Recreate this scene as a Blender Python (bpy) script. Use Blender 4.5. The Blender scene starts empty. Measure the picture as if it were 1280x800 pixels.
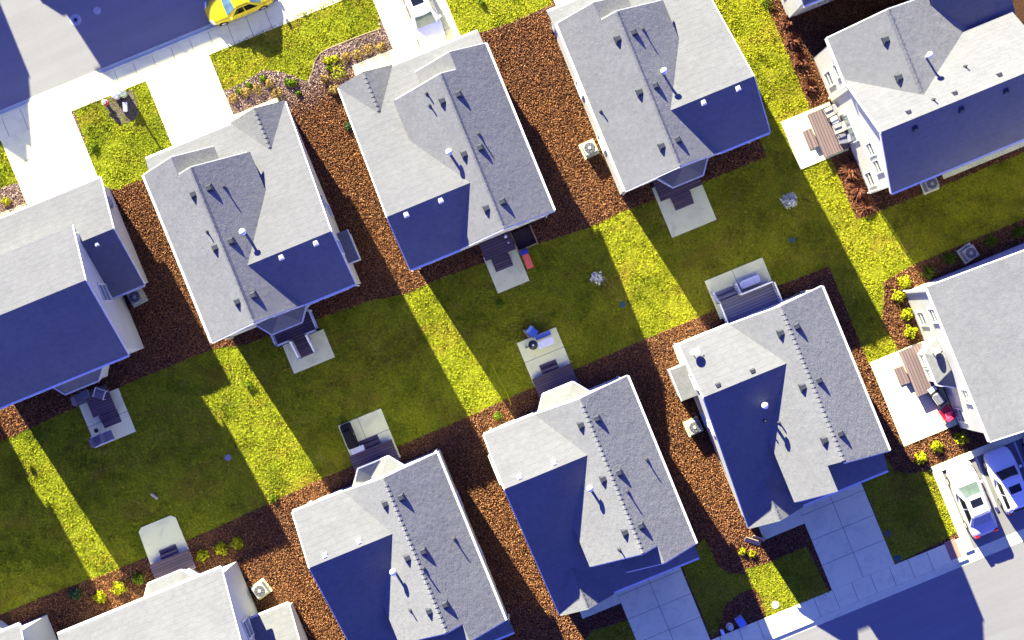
import bpy, bmesh, math, random
import numpy as np
random.seed(4); RNG = np.random.default_rng(4)
R = math.radians
scene = bpy.context.scene
COL = scene.collection

# ------------------------------------------------------------------ site frame
# X runs along the streets, Y across them (towards the far street), metres.
TH = R(22.3); CAMH = 93.0; FPX = 1860.0
def at(x, y, z=0.0):
    """photo pixel (1280x800) -> site X, Y at height z"""
    dx, dy = x-640.0, y-400.0
    s = (CAMH-z)/FPX
    u = dx*math.cos(TH)-dy*math.sin(TH); v = dx*math.sin(TH)+dy*math.cos(TH)
    return (u*s, -v*s)
def pts(*p): return [at(*q) for q in p]

# ------------------------------------------------------------------ materials
def srgb(r, g, b):
    f = lambda c: (c/255/12.92) if c/255 <= .04045 else ((c/255+.055)/1.055)**2.4
    return (f(r), f(g), f(b), 1)
class NT:
    def __init__(s, name, rough=.8, spec=.3):
        s.m = bpy.data.materials.new(name); s.m.use_nodes = True
        s.t = s.m.node_tree; s.b = s.t.nodes['Principled BSDF']
        s.b.inputs['Roughness'].default_value = rough
        s.b.inputs['Specular IOR Level'].default_value = spec
        if .8 <= rough < .92 and 'Diffuse Roughness' in s.b.inputs: s.b.inputs['Diffuse Roughness'].default_value = 1.0
    def n(s, typ, **kw):
        n = s.t.nodes.new(typ)
        for k, v in kw.items():
            if k in n.inputs: n.inputs[k].default_value = v
            else: setattr(n, k, v)
        return n
    def l(s, a, b): s.t.links.new(a, b)
    def coord(s, scale=(1, 1, 1), obj=True):
        g = s.n('ShaderNodeTexCoord') if obj else s.n('ShaderNodeNewGeometry')
        mp = s.n('ShaderNodeMapping'); mp.inputs['Scale'].default_value = scale
        s.l(g.outputs['Object' if obj else 'Position'], mp.inputs['Vector']); return mp.outputs['Vector']
    def noise(s, vec, scale, detail=4, rough=.6, dist=0):
        n = s.n('ShaderNodeTexNoise'); n.inputs['Scale'].default_value = scale
        n.inputs['Detail'].default_value = detail; n.inputs['Roughness'].default_value = rough
        n.inputs['Distortion'].default_value = dist
        s.l(vec, n.inputs['Vector']); return n.outputs['Fac']
    def ramp(s, fac, stops):
        r = s.n('ShaderNodeValToRGB'); e = r.color_ramp.elements
        while len(e) < len(stops): e.new(.5)
        for i, (p, c) in enumerate(stops):
            e[i].position = p; e[i].color = c if len(c) == 4 else (*c, 1)
        s.l(fac, r.inputs['Fac']); return r.outputs['Color']
    def mix(s, fac, a, b, mode='MIX'):
        m = s.n('ShaderNodeMix', data_type='RGBA', blend_type=mode)
        if isinstance(fac, (int, float)): m.inputs[0].default_value = fac
        else: s.l(fac, m.inputs[0])
        for i, c in ((6, a), (7, b)):
            if isinstance(c, tuple): m.inputs[i].default_value = c if len(c) == 4 else (*c, 1)
            else: s.l(c, m.inputs[i])
        return m.outputs[2]
    def math(s, op, a, b=None):
        m = s.n('ShaderNodeMath', operation=op)
        for i, c in ((0, a), (1, b)):
            if c is None: continue
            if isinstance(c, (int, float)): m.inputs[i].default_value = c
            else: s.l(c, m.inputs[i])
        return m.outputs[0]
    def col(s, c):
        if isinstance(c, tuple): s.b.inputs['Base Color'].default_value = c if len(c) == 4 else (*c, 1)
        else: s.l(c, s.b.inputs['Base Color'])
    def bump(s, h, strength=.4, dist=.02):
        b = s.n('ShaderNodeBump'); b.inputs['Strength'].default_value = strength; b.inputs['Distance'].default_value = dist
        s.l(h, b.inputs['Height']); s.l(b.outputs['Normal'], s.b.inputs['Normal'])
M = {}
def simple(name, c, rough=.6, spec=.4, metal=0, var=.12, nscale=6, bump=0):
    t = NT(name, rough, spec); t.b.inputs['Metallic'].default_value = metal
    v = t.coord(); f = t.noise(v, nscale, 3)
    a = tuple(x*(1-var) for x in c[:3]); b = tuple(min(1, x*(1+var)) for x in c[:3])
    t.col(t.ramp(f, [(.3, a), (.7, b)]))
    if bump: t.bump(f, bump, .01)
    M[name] = t.m; return t.m

def mk_roof():
    t = NT('asphalt_shingle', .9, .15)
    # courses follow the slope height; tabs are broken along the run
    g = t.coord(obj=False)
    sep = t.n('ShaderNodeSeparateXYZ'); t.l(g, sep.inputs[0])
    wob = t.noise(g, 1.3, 2)
    zz = t.math('ADD', sep.outputs['Z'], t.math('MULTIPLY', wob, .16))
    saw = t.math('FRACT', t.math('MULTIPLY', zz, 5.2))
    row = t.math('FLOOR', t.math('MULTIPLY', zz, 5.2))
    comb = t.n('ShaderNodeCombineXYZ')
    t.l(t.math('MULTIPLY', sep.outputs['X'], 2.6), comb.inputs[0]); t.l(t.math('MULTIPLY', sep.outputs['Y'], 2.6), comb.inputs[1]); t.l(t.math('MULTIPLY', row, 3.7), comb.inputs[2])
    tab = t.noise(comb.outputs[0], 1.0, 1)
    fine = t.noise(g, 14, 4, .7)
    big = t.noise(g, .5, 3)
    c = t.ramp(tab, [(.28, (.156, .160, .152)), (.52, (.203, .208, .194)), (.76, (.244, .249, .230))])
    c = t.mix(.55, c, t.ramp(fine, [(.3, (.164, .168, .160)), (.7, (.240, .245, .227))]))
    c = t.mix(.3, c, t.ramp(big, [(.35, (.170, .174, .164)), (.65, (.230, .235, .217))]))
    t.col(c)
    h = t.math('ADD', t.math('MULTIPLY', saw, .45), t.math('ADD', t.math('MULTIPLY', tab, .9), t.math('MULTIPLY', fine, .9)))
    t.bump(h, .7, .04)
    M['roof'] = t.m
mk_roof()
def mk_siding(name, c):
    t = NT(name, .6, .3)
    g = t.coord(obj=False); sep = t.n('ShaderNodeSeparateXYZ'); t.l(g, sep.inputs[0])
    saw = t.math('FRACT', t.math('MULTIPLY', sep.outputs['Z'], 6.5))
    nz = t.noise(g, .9, 4)
    t.col(t.mix(t.math('MULTIPLY', t.math('LESS_THAN', saw, .08), .35), t.ramp(nz, [(.3, tuple(x*.9 for x in c)), (.7, c)]), tuple(x*.6 for x in c)))
    t.bump(saw, .5, .02)
    M[name] = t.m
mk_siding('siding', (.70, .70, .60)); mk_siding('siding_grey', (.62, .64, .58))
def mk_concrete(name, c, crack=True):
    t = NT(name, .85, .2); g = t.coord(obj=False)
    a = t.noise(g, .45, 5, .6); b = t.noise(g, 14, 4, .7)
    cc = t.mix(.5, t.ramp(a, [(.3, tuple(x*.86 for x in c)), (.7, tuple(min(1, x*1.06) for x in c))]), t.ramp(b, [(.3, tuple(x*.92 for x in c)), (.7, c)]))
    st = t.noise(g, 1.1, 6, .7, .6)
    cc = t.mix(t.math('MULTIPLY', t.ramp(st, [(.5, (0, 0, 0)), (.72, (1, 1, 1))]), .5), cc, tuple(x*.62 for x in c))
    t.col(cc); t.bump(b, .25, .006); M[name] = t.m
mk_concrete('concrete', (.95, .95, .53)); mk_concrete('curb_concrete', (.88, .88, .50)); mk_concrete('joint', (.22, .23, .2))
def mk_asphalt(name, c):
    t = NT(name, .95, .15); g = t.coord(obj=False)
    a = t.noise(g, .22, 5, .6); b = t.noise(g, 26, 3, .7); s_ = t.noise(t.coord((.12, 1.6, 1), False), 1, 4)
    cc = t.mix(.5, t.ramp(a, [(.3, tuple(x*.85 for x in c)), (.7, tuple(x*1.1 for x in c))]), t.ramp(b, [(.25, tuple(x*.7 for x in c)), (.75, tuple(x*1.25 for x in c))]))
    cc = t.mix(.25, cc, t.ramp(s_, [(.4, tuple(x*.85 for x in c)), (.65, tuple(x*1.15 for x in c))]))
    t.col(cc); t.bump(b, .3, .006); M[name] = t.m
mk_asphalt('asphalt', (.225, .225, .198)); mk_asphalt('lot_asphalt', (.21, .203, .178))

def grass_nodes(t):
    g = t.coord(obj=False)
    big = t.noise(g, .16, 4, .6, .4); mid = t.noise(g, 1.1, 5, .65); fin = t.noise(g, 7, 3, .7)
    sep = t.n('ShaderNodeSeparateXYZ'); t.l(g, sep.inputs[0])
    # lawns turn drier towards the right-hand lots
    dry = t.math('ADD', t.math('MULTIPLY', t.math('ADD', sep.outputs['X'], 26), .010), t.math('MULTIPLY', t.math('SUBTRACT', big, .5), 1.3))
    green = t.ramp(fin, [(.25, (.26, .30, .018)), (.5, (.46, .48, .018)), (.75, (.62, .61, .024))])
    yel = t.ramp(fin, [(.25, (.40, .37, .022)), (.5, (.58, .54, .02)), (.75, (.72, .66, .035))])
    c = t.mix(t.ramp(dry, [(.12, (0, 0, 0)), (.62, (1, 1, 1))]), green, yel)
    lush = t.ramp(mid, [(.56, (0, 0, 0)), (.72, (1, 1, 1))])
    c = t.mix(t.math('MULTIPLY', lush, .4), c, (.18, .26, .02))
    brn = t.ramp(t.noise(t.coord((.22, .55, 1), False), 1.0, 5, .65, .5), [(.50, (0, 0, 0)), (.68, (1, 1, 1))])
    c = t.mix(t.math('MULTIPLY', brn, .62), c, (.52, .33, .035))
    drk = t.ramp(t.noise(g, .33, 5, .7, .3), [(.48, (1, 1, 1)), (.66, (.55, .62, .6))])
    c = t.mix(1, c, drk, 'MULTIPLY')
    pale = t.ramp(t.noise(g, .8, 4, .7), [(.60, (0, 0, 0)), (.74, (1, 1, 1))])
    c = t.mix(t.math('MULTIPLY', pale, .45), c, (.66, .50, .09))
    c = t.mix(1, c, (.57, .60, .72), 'MULTIPLY')
    return c, fin, mid
def mk_grass():
    t = NT('lawn', .95, .05); c, fin, mid = grass_nodes(t); t.col(t.mix(1, c, (.7, .7, .7), 'MULTIPLY'))
    t.bump(t.math('ADD', t.math('MULTIPLY', fin, .6), mid), .9, .06); M['lawn'] = t.m
    t = NT('grass_blade', .95, .05); c, fin, mid = grass_nodes(t)
    gi = t.n('ShaderNodeNewGeometry')
    v = t.ramp(gi.outputs['Random Per Island'], [(0, (.84, .86, .85)), (1, (1.16, 1.18, 1.05))])
    t.col(t.mix(1, c, v, 'MULTIPLY')); M['grass_blade'] = t.m
mk_grass()
def mulch_nodes(t):
    g = t.coord(obj=False)
    big = t.noise(g, .35, 4, .6); f = t.noise(g, 10, 5, .7)
    c = t.ramp(f, [(.25, (.12, .055, .028)), (.42, (.31, .14, .06)), (.58, (.43, .215, .09)), (.78, (.62, .38, .2))])
    sep = t.n('ShaderNodeSeparateXYZ'); t.l(g, sep.inputs[0])
    # sun-bleached older mulch in the street-front beds
    old = t.math('ADD', t.math('MULTIPLY', t.math('SUBTRACT', sep.outputs['Y'], 17.0), .42), t.math('SUBTRACT', big, .5))
    oldm = t.math('MULTIPLY', t.ramp(old, [(.0, (0, 0, 0)), (.9, (1, 1, 1))]), .8)
    c = t.mix(oldm, c, t.ramp(f, [(.28, (.36, .27, .22)), (.5, (.74, .58, .48)), (.75, (.95, .84, .72))]))
    c = t.mix(t.math('MULTIPLY', t.ramp(big, [(.4, (0, 0, 0)), (.7, (1, 1, 1))]), .35), c, (.17, .095, .062))
    c = t.mix(1, c, (.70, .71, .72), 'MULTIPLY')
    return c, f
def mk_mulch():
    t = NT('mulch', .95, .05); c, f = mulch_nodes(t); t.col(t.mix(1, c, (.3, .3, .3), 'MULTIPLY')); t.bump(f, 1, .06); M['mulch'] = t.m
    t = NT('mulch_chip', .95, .05); c, f = mulch_nodes(t)
    gi = t.n('ShaderNodeNewGeometry')
    v = t.ramp(gi.outputs['Random Per Island'], [(0, (.4, .36, .34)), (.3, (.8, .74, .7)), (.6, (1.15, 1.05, .98)), (.95, (1.5, 1.35, 1.15)), (1, (2.2, 2.5, 2.6))])
    t.col(t.mix(1, c, v, 'MULTIPLY')); M['mulch_chip'] = t.m
mk_mulch()
def leafmat(name, a, b):
    t = NT(name, .95, .05); gi = t.n('ShaderNodeNewGeometry')
    t.col(t.ramp(gi.outputs['Random Per Island'], [(0, a), (1, b)])); M[name] = t.m
leafmat('leaf_lime', (.22, .24, .006), (.42, .42, .012)); leafmat('leaf_green', (.05, .10, .008), (.17, .24, .012))
leafmat('leaf_gold', (.20, .125, .03), (.40, .28, .07)); leafmat('leaf_red', (.07, .025, .015), (.26, .10, .05))
leafmat('leaf_dark', (.02, .05, .02), (.07, .12, .04)); leafmat('leaf_white', (.75, .75, .5), (.95, .95, .65))
leafmat('leaf_dry', (.3, .2, .1), (.6, .48, .32))
simple('white_trim', (.76, .77, .66), .45); simple('white_plastic', (.75, .75, .73), .35); simple('metal_grey', (.32, .33, .34), .4, .5, .6)
simple('vent_dark', (.038, .042, .05), .6, .2); simple('vent_white', (.70, .71, .72), .4); simple('flue', (.72, .73, .74), .35, .5, .3)
simple('pipe_dark', (.05, .05, .055), .6); simple('ac_body', (.36, .36, .31), .5); simple('ac_dark', (.08, .085, .09), .6)
simple('black_cloth', (.012, .012, .014), .8, .2); simple('black_metal', (.02, .02, .022), .4)
simple('red_plastic', (.55, .012, .05), .4); simple('blue_plastic', (.05, .06, .42), .4); simple('pink_plastic', (.70, .12, .18), .4)
simple('hydrant_red', (.45, .05, .06), .5); simple('pale_green', (.42, .50, .42), .5); simple('blue_cloth', (.14, .26, .62), .7)
simple('tan_cloth', (.42, .30, .17), .8); simple('cushion', (.42, .40, .33), .8); simple('wood_tan', (.38, .26, .11), .7)
simple('bin_green', (.03, .10, .07), .5); simple('warning_pad', (.44, .24, .15), .8); simple('paint_white', (.62, .62, .60), .7)
simple('iron', (.40, .42, .36), .6, .4, .0); simple('rubber', (.015, .015, .017), .8); simple('rim', (.5, .5, .52), .3, .5, .8)
simple('lamp_glass', (.65, .68, .70), .15, .6); simple('tail_red', (.35, .01, .01), .2, .6); simple('bed_soil', (.05, .03, .02), .95)
simple('rattan', (.10, .085, .08), .7); simple('dish', (.40, .44, .50), .4); simple('door', (.30, .06, .05), .5); simple('seat_grey', (.20, .20, .23), .8)
def mk_deck(name, c, axis):
    t = NT(name, .7, .2); g = t.coord(obj=False); sep = t.n('ShaderNodeSeparateXYZ'); t.l(g, sep.inputs[0])
    saw = t.math('FRACT', t.math('MULTIPLY', sep.outputs[axis], 5.5)); row = t.math('FLOOR', t.math('MULTIPLY', sep.outputs[axis], 5.5))
    w = t.n('ShaderNodeTexWhiteNoise', noise_dimensions='1D'); t.l(row, w.inputs['W'])
    base = t.ramp(w.outputs['Value'], [(0, tuple(x*.8 for x in c)), (1, tuple(x*1.15 for x in c))])
    t.col(t.mix(t.math('LESS_THAN', saw, .2), base, tuple(x*.35 for x in c)))
    M[name] = t.m
mk_deck('deck_dark', (.115, .085, .095), 'Y'); mk_deck('deck_brown', (.20, .145, .13), 'X'); mk_deck('deck_grey', (.24, .235, .25), 'Y')
def carpaint(name, c, metal=.0):
    t = NT(name, .35, .35); t.b.inputs['Metallic'].default_value = metal
    t.b.inputs['Coat Weight'].default_value = .2; t.b.inputs['Coat Roughness'].default_value = .06
    f = t.noise(t.coord(), 3, 2); t.col(t.ramp(f, [(.3, tuple(x*.96 for x in c)), (.7, c)])); M[name] = t.m
carpaint('paint_yellow', (.62, .50, .004)); carpaint('paint_whitecar', (.70, .70, .69)); carpaint('paint_pearl', (.56, .54, .49)); carpaint('paint_bluewhite', (.90, .90, .72))
def glass(name, c, rough=.06):
    t = NT(name, rough, .6); f = t.noise(t.coord(), 1.5, 3); t.col(t.ramp(f, [(.35, tuple(x*.6 for x in c)), (.65, c)])); M[name] = t.m
glass('car_glass', (.10, .14, .115)); glass('car_glass_dark', (.012, .014, .016)); glass('pane', (.26, .30, .28)); glass('car_glass_blue', (.10, .2, .26))

# ------------------------------------------------------------------ mesh builder
class MB:
    def __init__(s, T=None): s.v = []; s.f = []; s.T = T; s.cut = [(0, 0)]
    def add(s, vs, fs):
        o = len(s.v)
        s.v += [s.T(*p) if s.T else tuple(p) for p in vs]; s.f += [tuple(i+o for i in f) for f in fs]; s.cut.append((len(s.v), len(s.f))); return s
    def box(s, x0, x1, y0, y1, z0, z1):
        return s.add([(x0, y0, z0), (x1, y0, z0), (x1, y1, z0), (x0, y1, z0), (x0, y0, z1), (x1, y0, z1), (x1, y1, z1), (x0, y1, z1)],
                     [(0, 3, 2, 1), (4, 5, 6, 7), (0, 1, 5, 4), (1, 2, 6, 5), (2, 3, 7, 6), (3, 0, 4, 7)])
    def hexa(s, b, t):   # four bottom, four top points
        return s.add(list(b)+list(t), [(0, 3, 2, 1), (4, 5, 6, 7), (0, 1, 5, 4), (1, 2, 6, 5), (2, 3, 7, 6), (3, 0, 4, 7)])
    def prism(s, poly, z0, z1):
        n = len(poly); return s.add([(x, y, z0) for x, y in poly]+[(x, y, z1) for x, y in poly],
            [tuple(range(n-1, -1, -1)), tuple(range(n, 2*n))]+[(i, (i+1) % n, n+(i+1) % n, n+i) for i in range(n)])
    def slab(s, poly, zf, th=.14):
        n = len(poly); return s.add([(x, y, zf(x, y)-th) for x, y in poly]+[(x, y, zf(x, y)) for x, y in poly],
            [tuple(range(n-1, -1, -1)), tuple(range(n, 2*n))]+[(i, (i+1) % n, n+(i+1) % n, n+i) for i in range(n)])
    def xprism(s, sec, x0, x1):   # section in (y,z) run along x
        n = len(sec); return s.add([(x0, y, z) for y, z in sec]+[(x1, y, z) for y, z in sec],
            [tuple(range(n-1, -1, -1)), tuple(range(n, 2*n))]+[(i, (i+1) % n, n+(i+1) % n, n+i) for i in range(n)])
    def yprism(s, sec, y0, y1):   # section in (x,z) run along y
        n = len(sec); return s.add([(x, y0, z) for x, z in sec]+[(x, y1, z) for x, z in sec],
            [tuple(range(n-1, -1, -1)), tuple(range(n, 2*n))]+[(i, (i+1) % n, n+(i+1) % n, n+i) for i in range(n)])
    def bar(s, p, q, w=.06, h=.06):
        p = np.array(p, float); q = np.array(q, float); d = q-p; L = np.linalg.norm(d); d /= L
        a = np.cross(d, (0, 0, 1));
        if np.linalg.norm(a) < 1e-4: a = np.array((1., 0, 0))
        a /= np.linalg.norm(a); b = np.cross(a, d)
        c = [(-w/2, -h/2), (w/2, -h/2), (w/2, h/2), (-w/2, h/2)]
        return s.hexa([tuple(p+a*i+b*j) for i, j in c], [tuple(q+a*i+b*j) for i, j in c])
    def tube(s, p, q, r, r2=None, n=10):
        r2 = r if r2 is None else r2
        p = np.array(p, float); q = np.array(q, float); d = q-p; d /= np.linalg.norm(d)
        a = np.cross(d, (0, 0, 1))
        if np.linalg.norm(a) < 1e-4: a = np.array((1., 0, 0))
        a /= np.linalg.norm(a); b = np.cross(d, a)
        A = [2*math.pi*i/n for i in range(n)]
        vs = [tuple(p+(a*math.cos(t)+b*math.sin(t))*r) for t in A]+[tuple(q+(a*math.cos(t)+b*math.sin(t))*r2) for t in A]
        return s.add(vs, [tuple(range(n-1, -1, -1)), tuple(range(n, 2*n))]+[(i, (i+1) % n, n+(i+1) % n, n+i) for i in range(n)])
    def lathe(s, c, prof, n=16):
        vs = []; fs = []
        for r, z in prof:
            vs += [(c[0]+r*math.cos(2*math.pi*i/n), c[1]+r*math.sin(2*math.pi*i/n), c[2]+z) for i in range(n)]
        for k in range(len(prof)-1):
            fs += [(k*n+i, k*n+(i+1) % n, (k+1)*n+(i+1) % n, (k+1)*n+i) for i in range(n)]
        fs += [tuple(range(n-1, -1, -1)), tuple(range((len(prof)-1)*n, len(prof)*n))]
        return s.add(vs, fs)
    def build(s, name, mat, parent=None, smooth=False, bevel=0, subsurf=0, recalc=True):
        me = bpy.data.meshes.new(name)
        bm = bmesh.new(); vs = [bm.verts.new(p) for p in s.v]
        for f in s.f:
            try: bm.faces.new([vs[i] for i in f])
            except ValueError: pass
        if recalc: bmesh.ops.recalc_face_normals(bm, faces=bm.faces)
        bm.to_mesh(me); bm.free()
        if smooth:
            for p in me.polygons: p.use_smooth = True
        me.materials.append(M[mat] if isinstance(mat, str) else mat)
        o = bpy.data.objects.new(name, me); COL.objects.link(o)
        if parent: o.parent = parent
        if bevel:
            b = o.modifiers.new('bevel', 'BEVEL'); b.width = bevel; b.segments = 2; b.limit_method = 'ANGLE'
        if subsurf:
            b = o.modifiers.new('subsurf', 'SUBSURF'); b.levels = subsurf; b.render_levels = subsurf
        return o
def each(m, name, mat, parent, **kw):
    """build every primitive of m as a mesh of its own"""
    r = []
    for (v0, f0), (v1, f1) in zip(m.cut[:-1], m.cut[1:]):
        k = MB(); k.v = m.v[v0:v1]; k.f = [tuple(i-v0 for i in f) for f in m.f[f0:f1]]; r.append(k.build(name, mat, parent, **kw))
    return r
def sheet(name, poly, z, mat, kind='structure'):
    me = bpy.data.meshes.new(name); bm = bmesh.new()
    f = bm.faces.new([bm.verts.new((x, y, z)) for x, y in poly]); f.normal_update()
    if f.normal.z < 0: f.normal_flip()
    bm.to_mesh(me); bm.free(); me.materials.append(M[mat])
    o = bpy.data.objects.new(name, me); COL.objects.link(o)
    if kind: o['kind'] = kind
    return o
def thing(name, label, cat, loc=(0, 0, 0), rz=0, group=None):
    o = bpy.data.objects.new(name, None); o.empty_display_size = .3; COL.objects.link(o)
    o.location = loc; o.rotation_euler = (0, 0, rz); o['label'] = label; o['category'] = cat
    if group: o['group'] = group
    return o
def tag(o, label, cat, group=None):
    o['label'] = label; o['category'] = cat
    if group: o['group'] = group
    return o
def inst(src, parent, loc=(0, 0, 0), rot=(0, 0, 0)):
    c = src.copy(); COL.objects.link(c); c.parent = parent; c.location = loc; c.rotation_euler = rot; return c
def inpoly(P, poly):
    x, y = P[:, 0], P[:, 1]; r = np.zeros(len(P), bool); n = len(poly); j = n-1
    for i in range(n):
        xi, yi = poly[i]; xj, yj = poly[j]
        if yi != yj:
            r ^= ((yi > y) != (yj > y)) & (x < (xj-xi)*(y-yi)/(yj-yi)+xi)
        j = i
    return r

# ------------------------------------------------------------------ ground
S = lambda *uv: [(u, -v) for u, v in uv]       # (along street, towards viewer's bottom) -> site
sheet('ground', [(-260, -260), (260, -260), (260, 260), (-260, 260)], -.16, 'asphalt')
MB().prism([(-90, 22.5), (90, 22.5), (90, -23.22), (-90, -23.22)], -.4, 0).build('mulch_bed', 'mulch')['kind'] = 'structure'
MB().prism([(-90, 80), (90, 80), (90, 34.6), (-90, 34.6)], -.4, 0).build('far_verge', 'lawn')['kind'] = 'structure'
sheet('street', [(-110, 24.3), (110, 24.3), (110, 33.0), (-110, 33.0)], -.10, 'asphalt')
sheet('street', [(-110, -24.95), (110, -24.95), (110, -60), (-110, -60)], -.10, 'asphalt')

def panels(name, x0, x1, y0, y1, z, xs, ys, mat='concrete', gap=.03, kind='structure', base=-.3):
    """concrete poured in panels with tooled joints between"""
    X = [x0]+sorted(xs)+[x1]; Y = [y0]+sorted(ys)+[y1]; m = MB()
    for i in range(len(X)-1):
        for j in range(len(Y)-1):
            a = gap/2 if i else 0; b = gap/2 if i < len(X)-2 else 0; c = gap/2 if j else 0; d = gap/2 if j < len(Y)-2 else 0
            m.box(X[i]+a, X[i+1]-b, Y[j]+c, Y[j+1]-d, base, z)
    o = m.build(name, mat); o['kind'] = kind
    if xs or ys:
        b = MB().box(x0+.01, x1-.01, y0+.01, y1-.01, base-.01, z-.012).build('joint_bed', 'joint', o)
    return o
# walks with their kerb and gutter, far street then near street
def fr(a, b, st): 
    r = []; x = a
    while x < b-.01: r.append(x); x += st
    return r
panels('sidewalk', -60, 60, 22.5, 23.85, .03, fr(-59, 60, 1.27), [])
MB().xprism([(23.86, -.3), (23.86, .03), (24.0, .028), (24.06, -.055), (24.3, -.095), (24.3, -.3)], -60, 60).build('kerb', 'curb_concrete')['kind'] = 'structure'
panels('sidewalk', -60, 20.695, -24.45, -23.22, .03, fr(-59, 20, 1.27), [])
MB().xprism([(-24.46, -.3), (-24.46, .03), (-24.62, .028), (-24.68, -.055), (-24.95, -.095), (-24.95, -.3)], -60, 20.695).build('kerb', 'curb_concrete')['kind'] = 'structure'
MB().xprism([(33.0, -.3), (33.0, -.095), (33.3, -.05), (33.36, .03), (34.6, .03), (34.6, -.3)], -60, 60).build('kerb', 'curb_concrete')['kind'] = 'structure'
# driveways
def drive(x0, x1, y0, y1, nx=2, ny=3):
    w = (x1-x0)/nx; h = (y1-y0)/ny
    return panels('driveway', x0, x1, y0, y1, .028, [x0+w*i for i in range(1, nx)], [y0+h*i for i in range(1, ny)])
drive(-25.3, -20.55, 17.2, 22.49); drive(-15.5, -11.25, 16.4, 22.49, 2, 3); drive(-.45, 3.75, 16.3, 22.49, 2, 3); drive(10.0, 14.2, 15.8, 22.49)
drive(12.1, 16.33, -23.21, -16.5, 2, 4); drive(-.41, 3.88, -23.21, -16.9, 2, 4); drive(-12.6, -8.4, -23.21, -16.9, 2, 3); drive(-26, -21.4, -23.21, -17.0)
# front walks and porch slabs
def slabbox(name, x0, x1, y0, y1, z=.06, mat='concrete', xs=(), ys=()):
    return panels(name, x0, x1, y0, y1, z, list(xs), list(ys), mat, base=-.2)
slabbox('front_walk', -11.24, -8.3, 17.35, 18.45, .035); slabbox('front_walk', -3.25, -.46, 17.2, 18.5, .035)
slabbox('front_walk', 9.35, 12.09, -18.7, -17.2, .035); slabbox('front_walk', -3.0, -.42, -18.95, -17.2, .035)
slabbox('front_walk', -29.5, -25.4, 17.3, 18.3, .035)
# back patios
slabbox('patio', -13.87, -11.12, 2.05, 3.95, .07); slabbox('patio', -.18, 1.95, 1.86, 4.3, .07); slabbox('patio', 11.2, 14.2, .95, 4.3, .07)
slabbox('patio', -27.05, -24.38, 2.47, 5.4, .07, ys=(3.85,)); slabbox('patio', -12.57, -9.68, -5.3, -2.0, .07, xs=(-11.25,), ys=(-3.4,))
slabbox('patio', -.28, 2.36, -4.4, -1.45, .07, ys=(-2.78,)); slabbox('patio', 12.05, 15.95, -4.9, -2.32, .07, xs=(13.9,))
o = MB().prism([(-26.72, -6.2), (-24.12, -6.2), (-24.12, -3.45), (-24.35, -3.2), (-26.35, -3.2), (-26.6, -3.4)], -.2, .07).build('patio', 'concrete'); o['kind'] = 'structure'
slabbox('patio', 20.24, 23.5, 1.85, 5.08, .07); slabbox('patio', 19.67, 23.3, -16.6, -10.95, .07)
slabbox('patio', 28.3, 34, -2.1, -.9, .07)
# corner car park with kerb, gutter band and painted bays
sheet('car_park', S((21.25, 18.9), (60, 18.9), (60, 24.2), (21.25, 24.2)), .012, 'lot_asphalt')
panels('sidewalk', 20.7, 60, -18.9, -18.45, .12, [], []); panels('kerb', 20.7, 21.25, -24.19, -18.905, .09, [], fr(-23.5, -19, 1.5))
MB().xprism([(-24.2, -.3), (-24.2, .016), (-24.95, -.095), (-24.95, -.3)], 20.7, 60).build('gutter', 'curb_concrete')['kind'] = 'structure'
for x in (23.55, 26.15, 28.75, 31.35):
    sheet('bay_line', S((x-.06, 18.95), (x+.06, 18.95), (x+.06, 22.6), (x-.06, 22.6)), .017, 'paint_white')
wx, wy = at(1192, 686)
o = MB().box(wx-.42, wx+.3, wy-.6, wy+.6, .034, .05).build('tactile_pad', 'warning_pad'); o['kind'] = 'structure'

# lawns
yard = S((-60, -5.1), (-32, -5.1), (-23, -5.45), (-17.9, -5.4), (-16, -4.9), (-8, -4.5), (-5.4, -4.0), (-3.9, -4.1), (2, -3.9), (6.7, -3.5), (8.9, -3.65), (14.3, -3.4), (18.6, -3.4), (18.6, -22.4), (22.2, -22.4), (22.2, -12), (22.3, 2.35), (23.7, 2.45), (60, 2.5), (60, 6.3), (24.7, 6.3), (22.4, 6.6), (21.9, 7.8), (21.3, 8.9), (21.6, 10.6), (21.5, 10.93), (19.6, 10.93), (19.6, 4.4), (12.3, 4.25), (7.45, 4.25), (-2, 4.4), (-4.7, 4.55), (-14.6, 4.65), (-22, 5.0), (-29, 5.05), (-34, 4.85), (-60, 5.5))
LAWNS = [yard,
    pts((-120, 228), (11, 172), (30, 227), (12, 231), (-100, 275)),
    pts((92, 138), (183, 101), (216, 187), (187, 222), (160, 230), (147, 237), (132, 236), (125, 230)),
    pts((262, 68), (320, 42), (400, 5), (455, -20), (470, 0), (475, 37), (428, 54.6), (401, 66), (393, 76), (388, 95.6), (382, 102), (365, 94), (350, 89), (329, 87.4), (305, 102), (280, 113.7)),
    pts((546, -30), (557, 0), (575, 45), (602, 40), (640, 28), (690, 5), (682, -35)),
    pts((1077, 600), (1108, 574), (1118, 588), (1138, 592), (1147, 590.6), (1165, 586), (1196, 666), (1181, 674.5), (1118, 705)),
    pts((931, 711), (958, 704), (1008, 683), (1036, 740), (958, 772), (951, 748), (944, 737)),
    pts((852, 706), (880, 672), (897, 707), (912, 717), (932, 717), (942, 736), (927, 740), (907, 755), (900, 782), (890, 797)),
    pts((730, 800), (742, 788), (785, 775), (800, 812), (740, 830)),
]
def shrink(poly, z): return poly
for i, p in enumerate(LAWNS): sheet('lawn', p, .012, 'lawn')
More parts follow.
